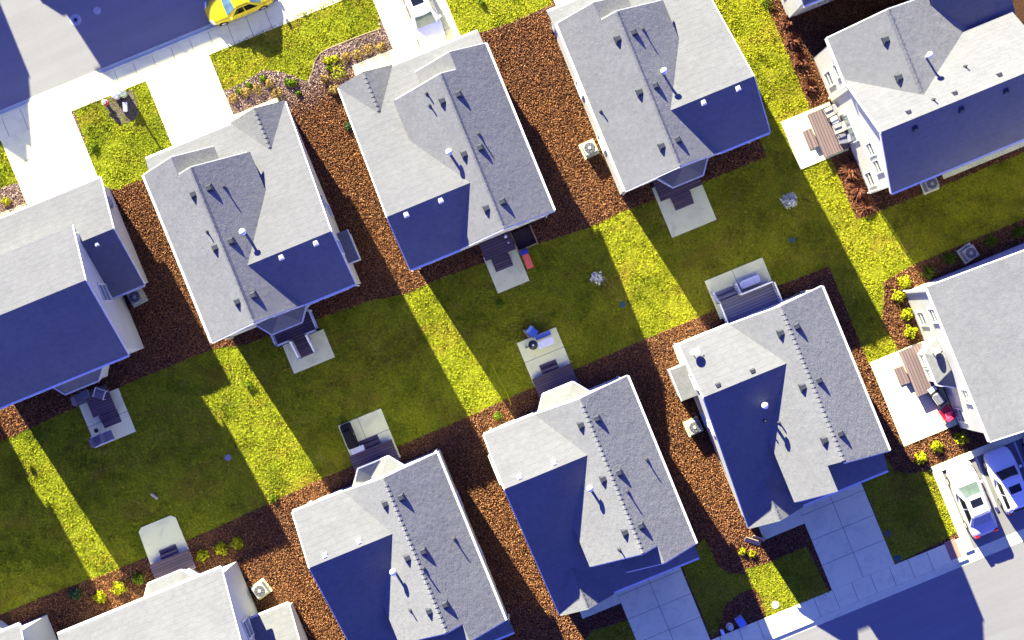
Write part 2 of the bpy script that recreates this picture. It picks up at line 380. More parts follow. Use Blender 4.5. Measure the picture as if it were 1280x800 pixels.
HARD = [(-13.87, -11.12, 2.05, 3.95), (-.18, 1.95, 1.86, 4.3), (11.2, 14.2, .95, 4.3), (-27.05, -24.38, 2.47, 5.4), (-12.57, -9.68, -5.3, -2.0), (-.28, 2.36, -4.4, -1.45), (12.05, 15.95, -4.9, -2.32), (-26.72, -24.12, -6.2, -3.2), (20.24, 23.5, 1.85, 5.08), (19.67, 23.3, -16.6, -10.95), (20.7, 60, -25, -18.45),
    (-25.3, -20.55, 17.2, 22.6), (-15.5, -11.25, 16.4, 22.6), (-.45, 3.75, 16.3, 22.6), (10, 14.2, 15.8, 22.6), (12.1, 16.33, -23.3, -16.5), (-.41, 3.88, -23.3, -16.9), (-12.6, -8.4, -23.3, -16.9), (-11.24, -8.3, 17.35, 18.45), (-3.25, -.46, 17.2, 18.5), (9.35, 12.09, -18.7, -17.2), (-3, -.42, -18.95, -17.2)]
def offhard(P, pad=.0):
    k = np.ones(len(P), bool)
    for x0, x1, y0, y1 in HARD: k &= ~((P[:, 0] > x0-pad) & (P[:, 0] < x1+pad) & (P[:, 1] > y0-pad) & (P[:, 1] < y1+pad))
    return k
def scatter_mesh(name, V, nper, mat):
    """V: (N*nper,3) vertices, each run of nper is one face"""
    N = len(V)//nper; me = bpy.data.meshes.new(name)
    me.vertices.add(len(V)); me.vertices.foreach_set('co', V.astype(np.float32).ravel())
    me.loops.add(len(V)); me.loops.foreach_set('vertex_index', np.arange(len(V), dtype=np.int32))
    me.polygons.add(N); me.polygons.foreach_set('loop_start', np.arange(0, len(V), nper, dtype=np.int32))
    me.update(calc_edges=True); me.materials.append(M[mat])
    o = bpy.data.objects.new(name, me); COL.objects.link(o); return o
def sample(poly, dens):
    a = np.array(poly); lo = np.maximum(a.min(0), (-39, -31)); hi = np.minimum(a.max(0), (39, 31))
    n = int((hi-lo).prod()*dens); P = RNG.uniform(lo, hi, (n, 2)); return P[inpoly(P, poly)]
P = np.vstack([sample(p, 330) for p in LAWNS]); P = P[offhard(P, .02)]
n = len(P); ang = RNG.uniform(0, 2*math.pi, n); w = RNG.uniform(.03, .075, n); h = RNG.uniform(.025, .062, n)
# clumps: taller where a low-frequency field is high
fld = np.sin(P[:, 0]*2.1+np.sin(P[:, 1]*1.3))*np.sin(P[:, 1]*2.6+np.cos(P[:, 0]*1.7)); h *= 1+.25*fld; lump = RNG.uniform(0, 1, (900, 900)); lump = (lump+np.roll(lump, 1, 0)+np.roll(lump, 1, 1))/3; cl = lump[(P[:, 0]*5.5).astype(int) % 900, (P[:, 1]*5.5).astype(int) % 900]; h *= .6+.7*np.clip((cl-.25)*1.9, 0, 1.2)
dx, dy = np.cos(ang), np.sin(ang); lx, ly = RNG.normal(0, .07, n), RNG.normal(0, .07, n)
V = np.empty((n, 3, 3)); V[:, 0] = np.c_[P[:, 0]-dx*w, P[:, 1]-dy*w, np.full(n, .005)]; V[:, 1] = np.c_[P[:, 0]+dx*w, P[:, 1]+dy*w, np.full(n, .005)]
V[:, 2] = np.c_[P[:, 0]+lx, P[:, 1]+ly, .012+h]
o = scatter_mesh('grass', V.reshape(-1, 3), 3, 'grass_blade'); o['kind'] = 'stuff'; o['label'] = 'yellow green lawn grass between the houses'
# wood chips on the beds
block = [(-36, 22.4), (36, 22.4), (36, -23.1), (-36, -23.1)]
P = sample(block, 420)
k = offhard(P, .03)
for p in LAWNS: k &= ~inpoly(P, p)
P = P[k]; n = len(P); ang = RNG.uniform(0, math.pi, n); L = RNG.uniform(.016, .045, n); W = RNG.uniform(.010, .022, n); t1, t2 = RNG.normal(0, .026, n), RNG.normal(0, .018, n); z = RNG.uniform(.015, .05, n)
dx, dy = np.cos(ang), np.sin(ang)
V = np.empty((n, 4, 3))
for i, (a, b) in enumerate(((-1, -1), (1, -1), (1, 1), (-1, 1))):
    V[:, i] = np.c_[P[:, 0]+a*dx*L-b*dy*W, P[:, 1]+a*dy*L+b*dx*W, z+a*t1+b*t2]
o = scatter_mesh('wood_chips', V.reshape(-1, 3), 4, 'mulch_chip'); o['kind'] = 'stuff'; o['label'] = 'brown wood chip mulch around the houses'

# ------------------------------------------------------------------ house pieces
PROTO = {}
def box_vent(mat):
    m = MB(); m.hexa([(-.22, -.24, -.2), (.22, -.24, -.2), (.22, .24, -.2), (-.22, .24, -.2)], [(-.2, -.2, .07), (.2, -.2, .07), (.2, .2, .07), (-.2, .2, .07)])
    m.hexa([(-.2, -.2, .072), (.2, -.2, .072), (.2, .2, .072), (-.2, .2, .072)], [(-.13, -.1, .15), (.13, -.1, .15), (.13, .14, .15), (-.13, .14, .15)])
    return m
def put_vent(parent, loc, mat, s=1):
    key = 'vent'+mat
    if key not in PROTO:
        o = box_vent(mat).build('roof_vent', mat, parent); PROTO[key] = o; o.location = loc
    else: o = inst(PROTO[key], parent, loc)
    o.scale = (s, s, s); return o
def put_pipe(parent, loc):
    if 'pipe' not in PROTO: o = MB().tube((0, 0, -.2), (0, 0, .42), .04).lathe((0, 0, -.05), [(.13, 0), (.06, .16)], 10).build('vent_pipe', 'pipe_dark', parent); PROTO['pipe'] = o; o.location = loc
    else: o = inst(PROTO['pipe'], parent, loc)
    return o
def put_flue(parent, loc):
    if 'flue' not in PROTO:
        o = MB().tube((0, 0, -.3), (0, 0, .68), .08).build('flue', 'flue', parent, True)
        c = MB().lathe((0, 0, .65), [(.09, 0), (.19, .03), (.2, .16), (.13, .24), (.03, .27)], 14).build('flue_cap', 'vent_white', o, True)
        PROTO['flue'] = (o, c); o.location = loc
    else:
        a, c = PROTO['flue']; o = inst(a, parent, loc); inst(c, o)
    return o
def put_window(parent, c, axis, sgn, w=.9, h=1.4, mull=True):
    """c: centre on the wall plane; axis 'x' or 'y' the wall normal; sgn its direction"""
    key = ('win', round(w, 2), round(h, 2), mull)
    if key not in PROTO:
        m = MB(); t = .09
        m.box(-w/2-t, w/2+t, -.02, .06, h/2, h/2+t); m.box(-w/2-t, w/2+t, -.02, .08, -h/2-t, -h/2)
        m.box(-w/2-t, -w/2, -.02, .06, -h/2+.002, h/2-.002); m.box(w/2, w/2+t, -.02, .06, -h/2+.002, h/2-.002)
        if mull: m.box(-w/2+.002, w/2-.002, -.01, .05, -.03, .03)
        o = m.build('window', 'white_trim', parent)
        p = MB().box(-w/2-.004, w/2+.004, -.03, .02, -h/2-.004, h/2+.004).build('pane', 'pane', o)
        PROTO[key] = (o, p)
    else:
        a, b = PROTO[key]; o = inst(a, parent); inst(b, o)
    rz = {('y', 1): 0, ('y', -1): math.pi, ('x', 1): -math.pi/2, ('x', -1): math.pi/2}[(axis, sgn)]
    o.location = c; o.rotation_euler = (0, 0, rz); return o
def ridge_caps(m, p, q, sp=.3, w=.12, drop=.112):
    """overlapping cap shingles along a ridge from p to q"""
    p = np.array(p, float); q = np.array(q, float); L = np.linalg.norm(q-p); d = (q-p)/L; a = np.cross(d, (0, 0, 1)); a /= np.linalg.norm(a)
    n = int(L/sp)
    for i in range(n):
        s0 = p+d*sp*i; s1 = p+d*(sp*(i+1)-.02); up = np.array((0, 0, 1))
        lo, hi = .012, .045
        for sg in (-1, 1):
            A = s0+up*hi; B = s1+up*lo; C = s1+a*sg*w+up*(lo-drop); D = s0+a*sg*w+up*(hi-drop)
            m.add([tuple(x-up*.05) for x in (A, B, C, D)]+[tuple(x) for x in (A, B, C, D)], [(3, 2, 1, 0), (4, 5, 6, 7), (0, 1, 5, 4), (1, 2, 6, 5), (2, 3, 7, 6), (3, 0, 4, 7)])

Z0, MM, ZC, MC = 5.4, .85, 7.4, .52
ZR = Z0+3.15*MM; BC = .57
def house_a(name, label, ou, ov, a, b, pipes=(), bay=True, bump=None, flue=(-4.4, -5.1), group='gabled houses of the same plan', dish=None, deep=False, whites='vent_white', lite=False):
    """front towards -v in plan coordinates (u 0 = gutter of the tall wing, v 0 = back eave); a, b mirror it"""
    root = thing(name, label, 'house', (ou, -ov, 0), 0, group)
    T = lambda u, v, z: (a*u, -b*v, z)
    zl = lambda u: ZR-MM*(-3.15-u); zr = lambda u: ZR-MM*(u+3.15)
    zc = lambda v: ZC-MC*abs(v+3.15)
    # walls
    w = MB(T)
    w.yprism([(-6.12, 0), (-6.12, zl(-6.12)-.16), (-3.15, ZR-.18), (-.15, zr(-.15)-.16), (-.15, 0)], -9.3, -.12)
    w.xprism([(-.15, 0), (-.15, zc(-.15)-.17), (-3.15, ZC-.17), (-11.6, zc(-11.6)-.17), (-11.6, 0)], -8.97, -3.3)
    if not deep: w.yprism([(-4.15, 0), (-4.15, Z0-.1), (-2.2, Z0+2.2*MM-.18), (-.16, zr(-.16)-.165), (-.16, 0)], -10.45, -9.1)
    w.xprism([(-11.58, 0), (-11.58, zc(-11.58)-.17), (-10.2, zc(-10.2)-.17), (-10.2, 0)], -3.4, -.17)
    w.yprism([(-8.8, zc(-12)-.5), (-8.8, zc(-12)-.05), (-7.35, 3.95), (-5.9, zc(-12)-.05), (-5.9, zc(-12)-.5)], -11.72, -11.3)
    w.build('wall', 'siding', root)
    # main roof
    r = MB(T)
    r.slab([(-3.15, -9.6), (0, -10.4), (0, .06), (-3.15, .06)] if deep else [(-3.15, -9.5), (0, -9.5), (0, .06), (-3.15, .06)], lambda u, v: zr(u))
    r.slab([(-6.3, -11.1), (-4.0, -11.1), (-4.0, -9.5), (-3.15, -9.5), (-3.15, .06), (-6.3, .06)] if deep else [(-6.3, -9.5), (-3.15, -9.5), (-3.15, .06), (-6.3, .06)], lambda u, v: zl(u))
    if deep:
        w2 = MB(T); w2.yprism([(-6.1, 2.6), (-6.1, zl(-6.1)-.17), (-4.05, zl(-4.05)-.17), (-4.05, 2.6)], -10.95, -9.31); w2.build('upper_wall', 'siding', root)
    roof = r.build('roof', 'roof', root)
    if not lite:
        rc = MB(T); ridge_caps(rc, (-3.15, -9.45, ZR), (-3.15, .02, ZR)); rc.build('ridge_cap', 'roof', roof)
    r = MB(T)
    r.slab([(-9.12, .06), (-5.8, .06), (-3.7, -3.15), (-9.12, -3.15)], lambda u, v: zc(v))
    r.slab([(-9.12, -3.15), (-3.7, -3.15), (-6.0, -6.9), (-6.0, -9.0), (-4.1, -9.0), (-4.1, -9.9), (.02, -9.9), (.02, -11.9), (-9.12, -11.9)], lambda u, v: zc(v))
    r.build('cross_roof', 'roof', root)
    r = MB(T)
    if not deep:
      r.slab([(-2.2, -10.6), (0, -10.6), (0, -9.503), (-2.2, -9.503)], lambda u, v: zr(u))
      r.slab([(-4.45, -10.6), (-2.2, -10.6), (-2.2, -9.0), (-4.45, -9.0)], lambda u, v: Z0+2.2*MM-MM*(-2.2-u))
    if not deep: r.build('garage_roof', 'roof', root)
    zp = 4.2; mp = (zp-zc(-11.95))/1.77
    r = MB(T)
    r.slab([(-9.12, -12.02), (-7.35, -12.02), (-7.35, -9.2), (-9.12, -11.8)], lambda u, v: zp-mp*(-7.35-u)+.01, .12)
    r.slab([(-7.35, -12.02), (-5.58, -12.02), (-5.58, -11.8), (-7.35, -9.2)], lambda u, v: zp-mp*(u+7.35)+.01, .12)
    pr = r.build('porch_roof', 'roof', root)
    if not lite:
        rc = MB(T); ridge_caps(rc, (-7.35, -9.5, zp+.01), (-7.35, -12.0, zp+.01), w=.1, drop=.08); rc.build('ridge_cap', 'roof', pr)
    pp = MB(T)
    for u in (-8.75, -5.95): pp.box(u-.09, u+.09, -11.95, -11.77, 0, zc(-12)-.12)
    each(pp, 'porch_post', 'white_trim', root)
    # trim and gutters
    g = MB(T)
    g.box(.0, .13, -10.4 if deep else -10.6, .04, Z0-.17, Z0-.015)
    g.box(-9.1, -5.95, .065, .19, zc(.06)-.17, zc(.06)-.02); g.box(-5.5, 0, -12.03, -11.905, zc(-11.9)-.17, zc(-11.9)-.02)
    each(g, 'gutter', 'white_trim', root)
    t = MB(T)
    for p, q in (((-9.15, .06, zc(.06)), (-9.15, -3.15, ZC)), ((-9.15, -3.15, ZC), (-9.15, -11.9, zc(-11.9)))): t.bar((p[0], p[1], p[2]-.125), (q[0], q[1], q[2]-.125), .06, .16)
    for p, q in (((0, .09, Z0), (-3.15, .09, ZR)), ((-3.15, .09, ZR), (-5.9, .09, zl(-5.9)))): t.bar((p[0], p[1], p[2]-.125), (q[0], q[1], q[2]-.125), .06, .16)
    fr_ = [((-6.1, -11.13, zl(-6.1)), (-4.05, -11.13, zl(-4.05))), ((-3.15, -9.63, ZR), (0, -10.43, Z0))] if deep else [((-6.1, -9.53, zl(-6.1)), (-3.15, -9.53, ZR)), ((-3.15, -9.53, ZR), (-2.3, -9.53, zr(-2.3))), ((-2.2, -10.63, Z0+2.2*MM), (0, -10.63, Z0)), ((-4.4, -10.63, Z0+.02), (-2.2, -10.63, Z0+2.2*MM))]
    for p, q in fr_: t.bar((p[0], p[1], p[2]-.13), (q[0], q[1], q[2]-.13), .05, .14)
    each(t, 'rake_trim', 'white_trim', root)
    d = MB(T)
    for u, v, z in ((-.3, -.05, Z0-.2), (-8.8, -.07, zc(0)-.2), (-.08, -11.3, zc(-11.5)-.2)): d.tube((u, v, .1), (u, v, z), .045, n=8)
    each(d, 'downspout', 'white_trim', root)
    # bay at the back
    if bay:
        m = MB(T); zb = 2.75
        m.prism([(-5.5, -.18), (-4.9, .6), (-3.1, .6), (-2.5, -.18)], 0, zb-.1)
        wb = m.build('bay_wall', 'siding', root)
        m = MB(T); ap = (-4.05, -.2, 3.55); E = [(-5.78, -.26, zb), (-5.0, .8, zb), (-3.0, .8, zb), (-2.22, -.26, zb)]
        lo = [(x, y, z-.1) for x, y, z in E]
        m.add([ap]+E+lo, [(0, 1, 2), (0, 2, 3), (0, 3, 4), (1, 5, 6, 2), (2, 6, 7, 3), (3, 7, 8, 4), (5, 8, 7, 6), (0, 4, 8, 5, 1)])
        br = m.build('bay_roof', 'roof', root)
        m = MB(T)
        for p, q in zip(E[:-1], E[1:]): m.bar((p[0], p[1]+.03, p[2]-.05), (q[0], q[1]+.03, q[2]-.05), .09, .13)
        each(m, 'bay_gutter', 'white_trim', br)
        put_window(wb, T(-4.0, .602, 1.5), 'y', -b, 1.3, 1.4)
    if bump:
        u0, v0, v1, z = bump
        m = MB(T); m.box(u0+.1, -8.95, v0+.1, v1-.1, 0, z-.05); cb = m.build('chimney_box', 'siding', root)
        m = MB(T); m.slab([(u0, v0), (-8.8, v0), (-8.8, v1), (u0, v1)], lambda u, v: z+.25*(u-u0), .1); m.build('chimney_roof', 'roof', cb)
        m = MB(T)
        m.bar((u0-.03, v0, z-.05), (u0-.03, v1, z-.05), .06, .14); m.bar((u0, v1+.03, z-.04), (-8.85, v1+.03, z+.12), .06, .12); each(m, 'chimney_trim', 'white_trim', cb)
    # openings
    for v in (-2.2, -5.2, -8): put_window(root, T(-.147, v, 4.2), 'x', a, .9, 1.4)
    for v in (-3.4, -7.0): put_window(root, T(-.147, v, 1.6), 'x', a, .9, 1.4)
    for v, z in ((-2.4, 4.3), (-5.4, 3.7), (-5.0, 1.5)): put_window(root, T(-8.973, v, z), 'x', -a, .8, 1.3)
    put_window(root, T(-4.2, -.117, 4.4), 'y', -b, .9, 1.4); put_window(root, T(-1.8, -.117, 4.4), 'y', -b, .9, 1.4); put_window(root, T(-7.4, -.147, 4.5), 'y', -b, .9, 1.3)
    put_window(root, T(-7.4, -.147, 1.6), 'y', -b, 1.5, 1.4)
    gd = MB(T).box(-3.2, -.6, -11.64, -11.55, .05, 2.15).build('garage_door', 'white_trim', root)
    fd = MB(T).box(-5.2, -4.3, -11.66, -11.55, .12, 2.15).build('front_door', 'door', root); MB(T).box(-4.45, -4.38, -11.72, -11.662, 1.0, 1.12).build('handle', 'metal_grey', fd)
    # things on the roof
    for v in (-8.05, -4.75, -1.4):
        put_vent(root, T(-3.62, v, zl(-3.62)), 'vent_dark'); put_vent(root, T(-2.68, v, zr(-2.68)), 'vent_dark')
    for u in (-8.05, -5.9): put_vent(root, T(u, -2.86, zc(-2.86)), whites, .72)
    u, v = flue; put_flue(root, T(u, v, max(zl(u), zc(v)) if u < -3.15 else zr(u)))
    for u, v in pipes:
        z = max(zl(u), zc(v)) if u < -3.15 else zr(u)
        put_pipe(root, T(u, v, z))
    if dish: make_dish(root, T(*dish))
    return root
def make_dish(parent, loc, rz=0.5):
    o = MB().tube((0, 0, -.1), (0, 0, .45), .025).tube((0, 0, .45), (.12, .12, .55), .02).tube((.12, .12, .5), (.42, .34, .38), .014).build('satellite_dish', 'metal_grey', parent)
    o.location = loc
    m = MB(); n = 18; vs = [(0, 0, -.05)]; fs = []
    for k, r in enumerate((.12, .24, .33)):
        vs += [(r*math.cos(2*math.pi*i/n), r*.88*math.sin(2*math.pi*i/n), -.05+.5*r*r) for i in range(n)]
    for i in range(n):
        fs.append((0, 1+i, 1+(i+1) % n))
        for k in range(2): fs.append((1+k*n+i, 1+(k+1)*n+i, 1+(k+1)*n+(i+1) % n, 1+k*n+(i+1) % n))
    d = m.add(vs, fs).build('reflector', 'dish', o, True); d.location = (.1, .14, .55); d.rotation_euler = (R(-48), R(30), 0)
    b = d.modifiers.new('solid', 'SOLIDIFY'); b.thickness = .015
    l = MB().box(-.04, .04, -.03, .03, -.03, .03).build('receiver', 'vent_white', o); l.location = (.42, .34, .4)
    return o

house_a('house', 'two-storey grey roofed house with white railed back deck and square side chimney box', -16.83, -5.53, -1, 1, [(-4.35, -7.9), (-2.58, -5.8)], bump=(-9.66, -3.33, -1.4, 2.9), flue=(-4.46, -5.0))
house_a('house', 'two-storey grey roofed house with white car in its driveway, between two mulch gaps', 4.72, -5.07, 1, 1, [(-4.3, -8.9), (-4.4, -8.2), (-2.45, -5.55)], bay=False, flue=(-4.4, -5.2))
house_a('house', 'two-storey grey roofed house at top centre with cream side wall and air conditioner beside it', 9.07, -4.55, -1, 1, [(-4.28, -8.1), (-.4, -4.8)], flue=(-4.4, -5.35))
house_a('house', 'grey roofed house with pale back bay roof behind the patio with the round grill', 5.02, 5.69, 1, -1, [(-.86, -4.8), (-2.64, -5.9), (-4.3, -8.9)], bump=(-9.45, -3.3, -1.4, 2.7), flue=(-4.55, -4.95))
house_a('house', 'grey roofed house with satellite dish on its roof and railed grey deck behind', 17.62, 5.15, 1, -1, [(-5.45, -6.3), (-6.2, -5.9)], bay=False, bump=(-9.95, -3.3, -1.3, 2.9), flue=(-6.0, -4.95), dish=(-8.6, -.75, 6.15), whites='vent_dark', deep=True)
house_a('house', 'grey roofed house at bottom centre left behind the patio with the black covered grill', -7.08, 5.62, 1, -1, [(-.9, -4.9), (-3.0, -5.6), (-4.75, -7.7)], flue=(-4.75, -5.2))

def house_b(name, label, xr, ov, b, wing=1.85, left=-12, pipes=(), bay=True, group='long ridged houses of the same plan', wingcol='siding_grey', dishes=True):
    """main gable roof with its ridge along the street, low wing at the right; xr right rake, ov rear eave, b=1 rear towards the bottom"""
    root = thing(name, label, 'house', (xr, -ov, 0), 0, group)
    T = lambda u, v, z: (u, -b*v, z)
    zm = lambda v: 8.02-BC*abs(v+4.6)       # ridge at v=-4.6
    zw = lambda v: 4.67-BC*abs(v+7.25)      # wing ridge
    w = MB(T)
    w.xprism([(-.35, 0), (-.35, zm(-.35)-.17), (-4.6, 7.85), (-7.8, zm(-7.8)-.17), (-7.8, 0)], left+.35, -.22)
    w.build('wall', wingcol, root)
    w = MB(T); w.xprism([(-4.05, 0), (-4.05, zw(-4.05)-.17), (-7.25, 4.5), (-10.4, zw(-10.4)-.17), (-10.4, 0)], left+.36, wing-.28)
    w.build('wing_wall', wingcol, root)
    r = MB(T)
    r.slab([(left, -4.6), (0, -4.6), (0, .06), (left, .06)], lambda u, v: zm(v)); r.slab([(left, -8.1), (0, -8.1), (0, -4.6), (left, -4.6)], lambda u, v: zm(v))
    rf = r.build('roof', 'roof', root)
    r = MB(T)
    r.slab([(-.25, -7.25), (wing, -7.25), (wing, -3.72), (-.25, -3.72)], lambda u, v: zw(v)); r.slab([(left, -10.72), (wing, -10.72), (wing, -7.25), (left, -7.25)], lambda u, v: zw(v))
    r.build('wing_roof', 'roof', root)
    g = MB(T); g.box(left, 0, .065, .19, zm(.06)-.17, zm(.06)-.02); g.box(-.2, wing, -3.715, -3.6, zw(-3.72)-.17, zw(-3.72)-.02); g.box(left, wing, -10.84, -10.725, zw(-10.72)-.17, zw(-10.72)-.02); each(g, 'gutter', 'white_trim', root)
    t = MB(T)
    for p, q in (((.03, .06, zm(.06)), (.03, -4.6, 8.02)), ((.03, -4.6, 8.02), (.03, -8.1, zm(-8.1))), ((wing+.03, -3.72, zw(-3.72)), (wing+.03, -7.25, 4.67)), ((wing+.03, -7.25, 4.67), (wing+.03, -10.72, zw(-10.72)))): t.bar((p[0], p[1], p[2]-.125), (q[0], q[1], q[2]-.125), .06, .16)
    t.box(-.02, .05, -8.15, -7.75, zm(-8.1)-.3, zm(-8.1)-.16)
    each(t, 'rake_trim', 'white_trim', root)
    if bay:
        m = MB(T); m.prism([(-5.4, -.4), (-4.9, .4), (-3.0, .4), (-2.5, -.4)], 0, 2.65); wb = m.build('bay_wall', 'siding', root)
        E = [(-5.8, -.32, 2.75), (-5.1, .62, 2.75), (-2.9, .62, 2.75), (-2.15, -.32, 2.75)]; tp = [(-4.8, -.3, 3.35), (-3.1, -.3, 3.35)]
        m = MB(T); m.add(E+tp+[(x, y, z-.1) for x, y, z in E], [(0, 1, 4), (1, 2, 5, 4), (2, 3, 5), (0, 6, 7, 1), (1, 7, 8, 2), (2, 8, 9, 3), (6, 9, 8, 7), (0, 4, 5, 3, 9, 6)])
        br = m.build('bay_roof', 'roof', root)
        m = MB(T)
        for p, q in zip(E[:-1], E[1:]): m.bar((p[0], p[1]+.03, p[2]-.05), (q[0], q[1]+.03, q[2]-.05), .09, .13)
        each(m, 'bay_gutter', 'white_trim', br); put_window(wb, T(-3.95, .402, 1.5), 'y', -b, 1.3, 1.3)
    put_window(root, T(-.218, -4.0, 4.1), 'x', 1, 1.0, 1.5)
    put_window(root, T(-1.2, -.348, 4.2), 'y', -b, .9, 1.3); put_window(root, T(-8, -.348, 4.2), 'y', -b, .9, 1.3); put_window(root, T(-8, -.348, 1.5), 'y', -b, 1.3, 1.4)
    put_window(root, T(wing-.278, -9.4, 1.7), 'x', 1, .7, 1.2)
    gd = MB(T).box(-3.2, .8, -10.44, -10.38, .05, 2.15).build('garage_door', 'white_trim', root)
    MB(T).box(-5.2, -4.3, -10.45, -10.38, .12, 2.15).build('front_door', 'door', root)
    lm = MB(T).box(wing-.28, wing-.1, -9.0, -8.85, 1.9, 2.2).build('wall_lamp', 'metal_grey', root)
    put_vent(root, T(.55, -6.8, zw(-6.8)), 'vent_white', .6)
    for u in (-6.2, -9.0): put_vent(root, T(u, -4.25, zm(-4.25)), 'vent_dark', .75)
    for u, v in pipes: put_pipe(root, T(u, v, zm(v)))
    put_flue(root, T(-6.3, -3.7, zm(-3.7)))
    return root
house_b('house', 'grey roofed house at left edge with tall grey gable wall and low side wing', -21.7, -6.75, 1, left=-9.5)
house_b('house', 'grey roofed house at bottom left behind patio slab with clipped corners', -21.4, 7.06, -1, wing=2.3, left=-10.4)
house_b('house', 'grey house only showing a gable corner with window, in bottom left corner of photo', -33.65, 5.65, -1, wing=2.0, left=-12)
# the neighbour past the left edge and those across the far street (they shade the lawns and the road)
house_b('house', 'grey roofed house past the left edge whose shadow falls on the lower left lawn', -33.75, -6.2, 1, wing=.0, left=-10)
house_b('house', 'grey roofed house across the far street shading the road beside the yellow car', -9.9, -46.9, -1, wing=1.7, left=-11.0, bay=False)
house_a('house', 'grey roofed house across the far street shading the top left road corner', -24.7, -49.2, 1, -1, lite=True)

def house_right_top():
    root = thing('house', 'cream house at upper right with patio furniture on its brown deck', 'house', (23.65, 0, 0), 0, 'cream houses on the right')
    T = lambda u, v, z: (u-23.65, -v, z)
    ez, rz, rv, ev, fv = 5.8, 8.6, -1.92, 1.55, -5.5
    mb_ = (rz-ez)/(ev-rv); zm = lambda v: rz-mb_*abs(v-rv)
    cu, cz = 26.7, 7.75; zcl = lambda u: cz-.66*(cu-u); zcr = lambda u: cz-.5*(u-cu)
    w = MB(T)
    w.xprism([(1.2, 0), (1.2, zm(1.2)-.17), (rv, rz-.18), (-5.2, zm(-5.2)-.17), (-5.2, 0)], 23.65, 33.8)
    w.yprism([(23.64, 0), (23.64, zcl(23.64)-.17), (cu, cz-.18), (30.2, zcr(30.2)-.17), (30.2, 0)], -8.0, -5.0)
    w.prism([(30.3, -5.4), (33.7, -5.4), (33.7, -16), (30.3, -16)], 0, 5.3)
    w.build('wall', 'siding', root)
    r = MB(T)
    r.slab([(23.42, rv), (34.05, rv), (34.05, ev), (23.42, ev)], lambda u, v: zm(v)); r.slab([(23.42, -5.6), (34.05, -5.6), (34.05, rv), (23.42, rv)], lambda u, v: zm(v))
    roof = r.build('roof', 'roof', root)
    r = MB(T)
    r.slab([(23.42, -8.3), (cu, -8.3), (cu, -2.7), (23.42, -5.3)], lambda u, v: zcl(u)); r.slab([(cu, -8.3), (31.9, -8.3), (31.9, -5.0), (cu, -2.7)], lambda u, v: zcr(u))
    cr = r.build('cross_roof', 'roof', root)
    rc = MB(T); ridge_caps(rc, (cu, -8.25, cz), (cu, -2.95, cz), w=.15, drop=.1); rc.build('ridge_cap', 'roof', cr)
    r = MB(T); zw = lambda v: 5.25+.47*(-5.4-v)
    r.slab([(29.5, -11.5), (34.3, -11.5), (34.3, -5.3), (29.5, -5.3)], lambda u, v: zw(v)); r.slab([(29.5, -17.5), (34.3, -17.5), (34.3, -11.5), (29.5, -11.5)], lambda u, v: zw(-11.5)-.47*(-11.5-v))
    wr = r.build('wing_roof', 'roof', root); put_vent(wr, T(32.3, -7.6, zw(-7.6)), 'vent_white', .9)
    g = MB(T); g.box(23.42, 34.05, ev+.005, ev+.13, zm(ev)-.17, zm(ev)-.02); g.box(23.28, 23.415, -8.3, -5.35, zcl(23.42)-.17, zcl(23.42)-.02); each(g, 'gutter', 'white_trim', root)
    t = MB(T)
    for p, q in (((23.39, ev, zm(ev)), (23.39, rv, rz)), ((23.39, rv, rz), (23.39, -5.3, zm(-5.3))), ((23.42, -8.33, zcl(23.42)), (cu, -8.33, cz)), ((cu, -8.33, cz), (30.4, -8.33, zcr(30.4)))): t.bar((p[0], p[1], p[2]-.14), (q[0], q[1], q[2]-.14), .06, .18)
    each(t, 'rake_trim', 'white_trim', root)
    for v, z in ((-6.3, 1.7), (.35, 1.6)): put_window(root, T(23.638 if v < -5 else 23.648, v, z), 'x', -1, .8, 1.5)
    for v, z in ((-6.4, 4.3), (-1.3, 4.3), (-.2, 4.3)): put_window(root, T(23.638 if v < -5 else 23.648, v, z), 'x', -1, .7, 1.3)
    d = MB(T).box(23.58, 23.645, -4.2, -2.1, .5, 2.6).build('patio_door', 'white_trim', root)
    MB(T).box(23.565, 23.578, -4.0, -3.2, .65, 2.45).build('pane', 'pane', d); MB(T).box(23.565, 23.578, -3.05, -2.25, .65, 2.45).build('pane', 'pane', d)
    for u, v in ((26.05, -6.75), (25.95, -4.45)): put_vent(root, T(u, v, zcl(u)), 'vent_dark')
    for u in (25.4, 28.25, 31.0):
        put_vent(root, T(u, -2.35, zm(-2.35)), 'vent_dark', .7); put_vent(root, T(u, -1.42, zm(-1.42)), 'vent_dark', .8)
    put_flue(root, T(27.85, -4.95, zcr(27.85)))
    for u, v in ((27.0, -2.5), (29.7, -3.6)): put_pipe(root, T(u, v, zm(v)))
    ds = MB(T)
    for u, v in ((23.56, 1.1), (23.55, -5.3)): ds.tube((u, v, .1), (u, v, 5.5), .045, n=8)
    each(ds, 'downspout', 'white_trim', root)
house_right_top()
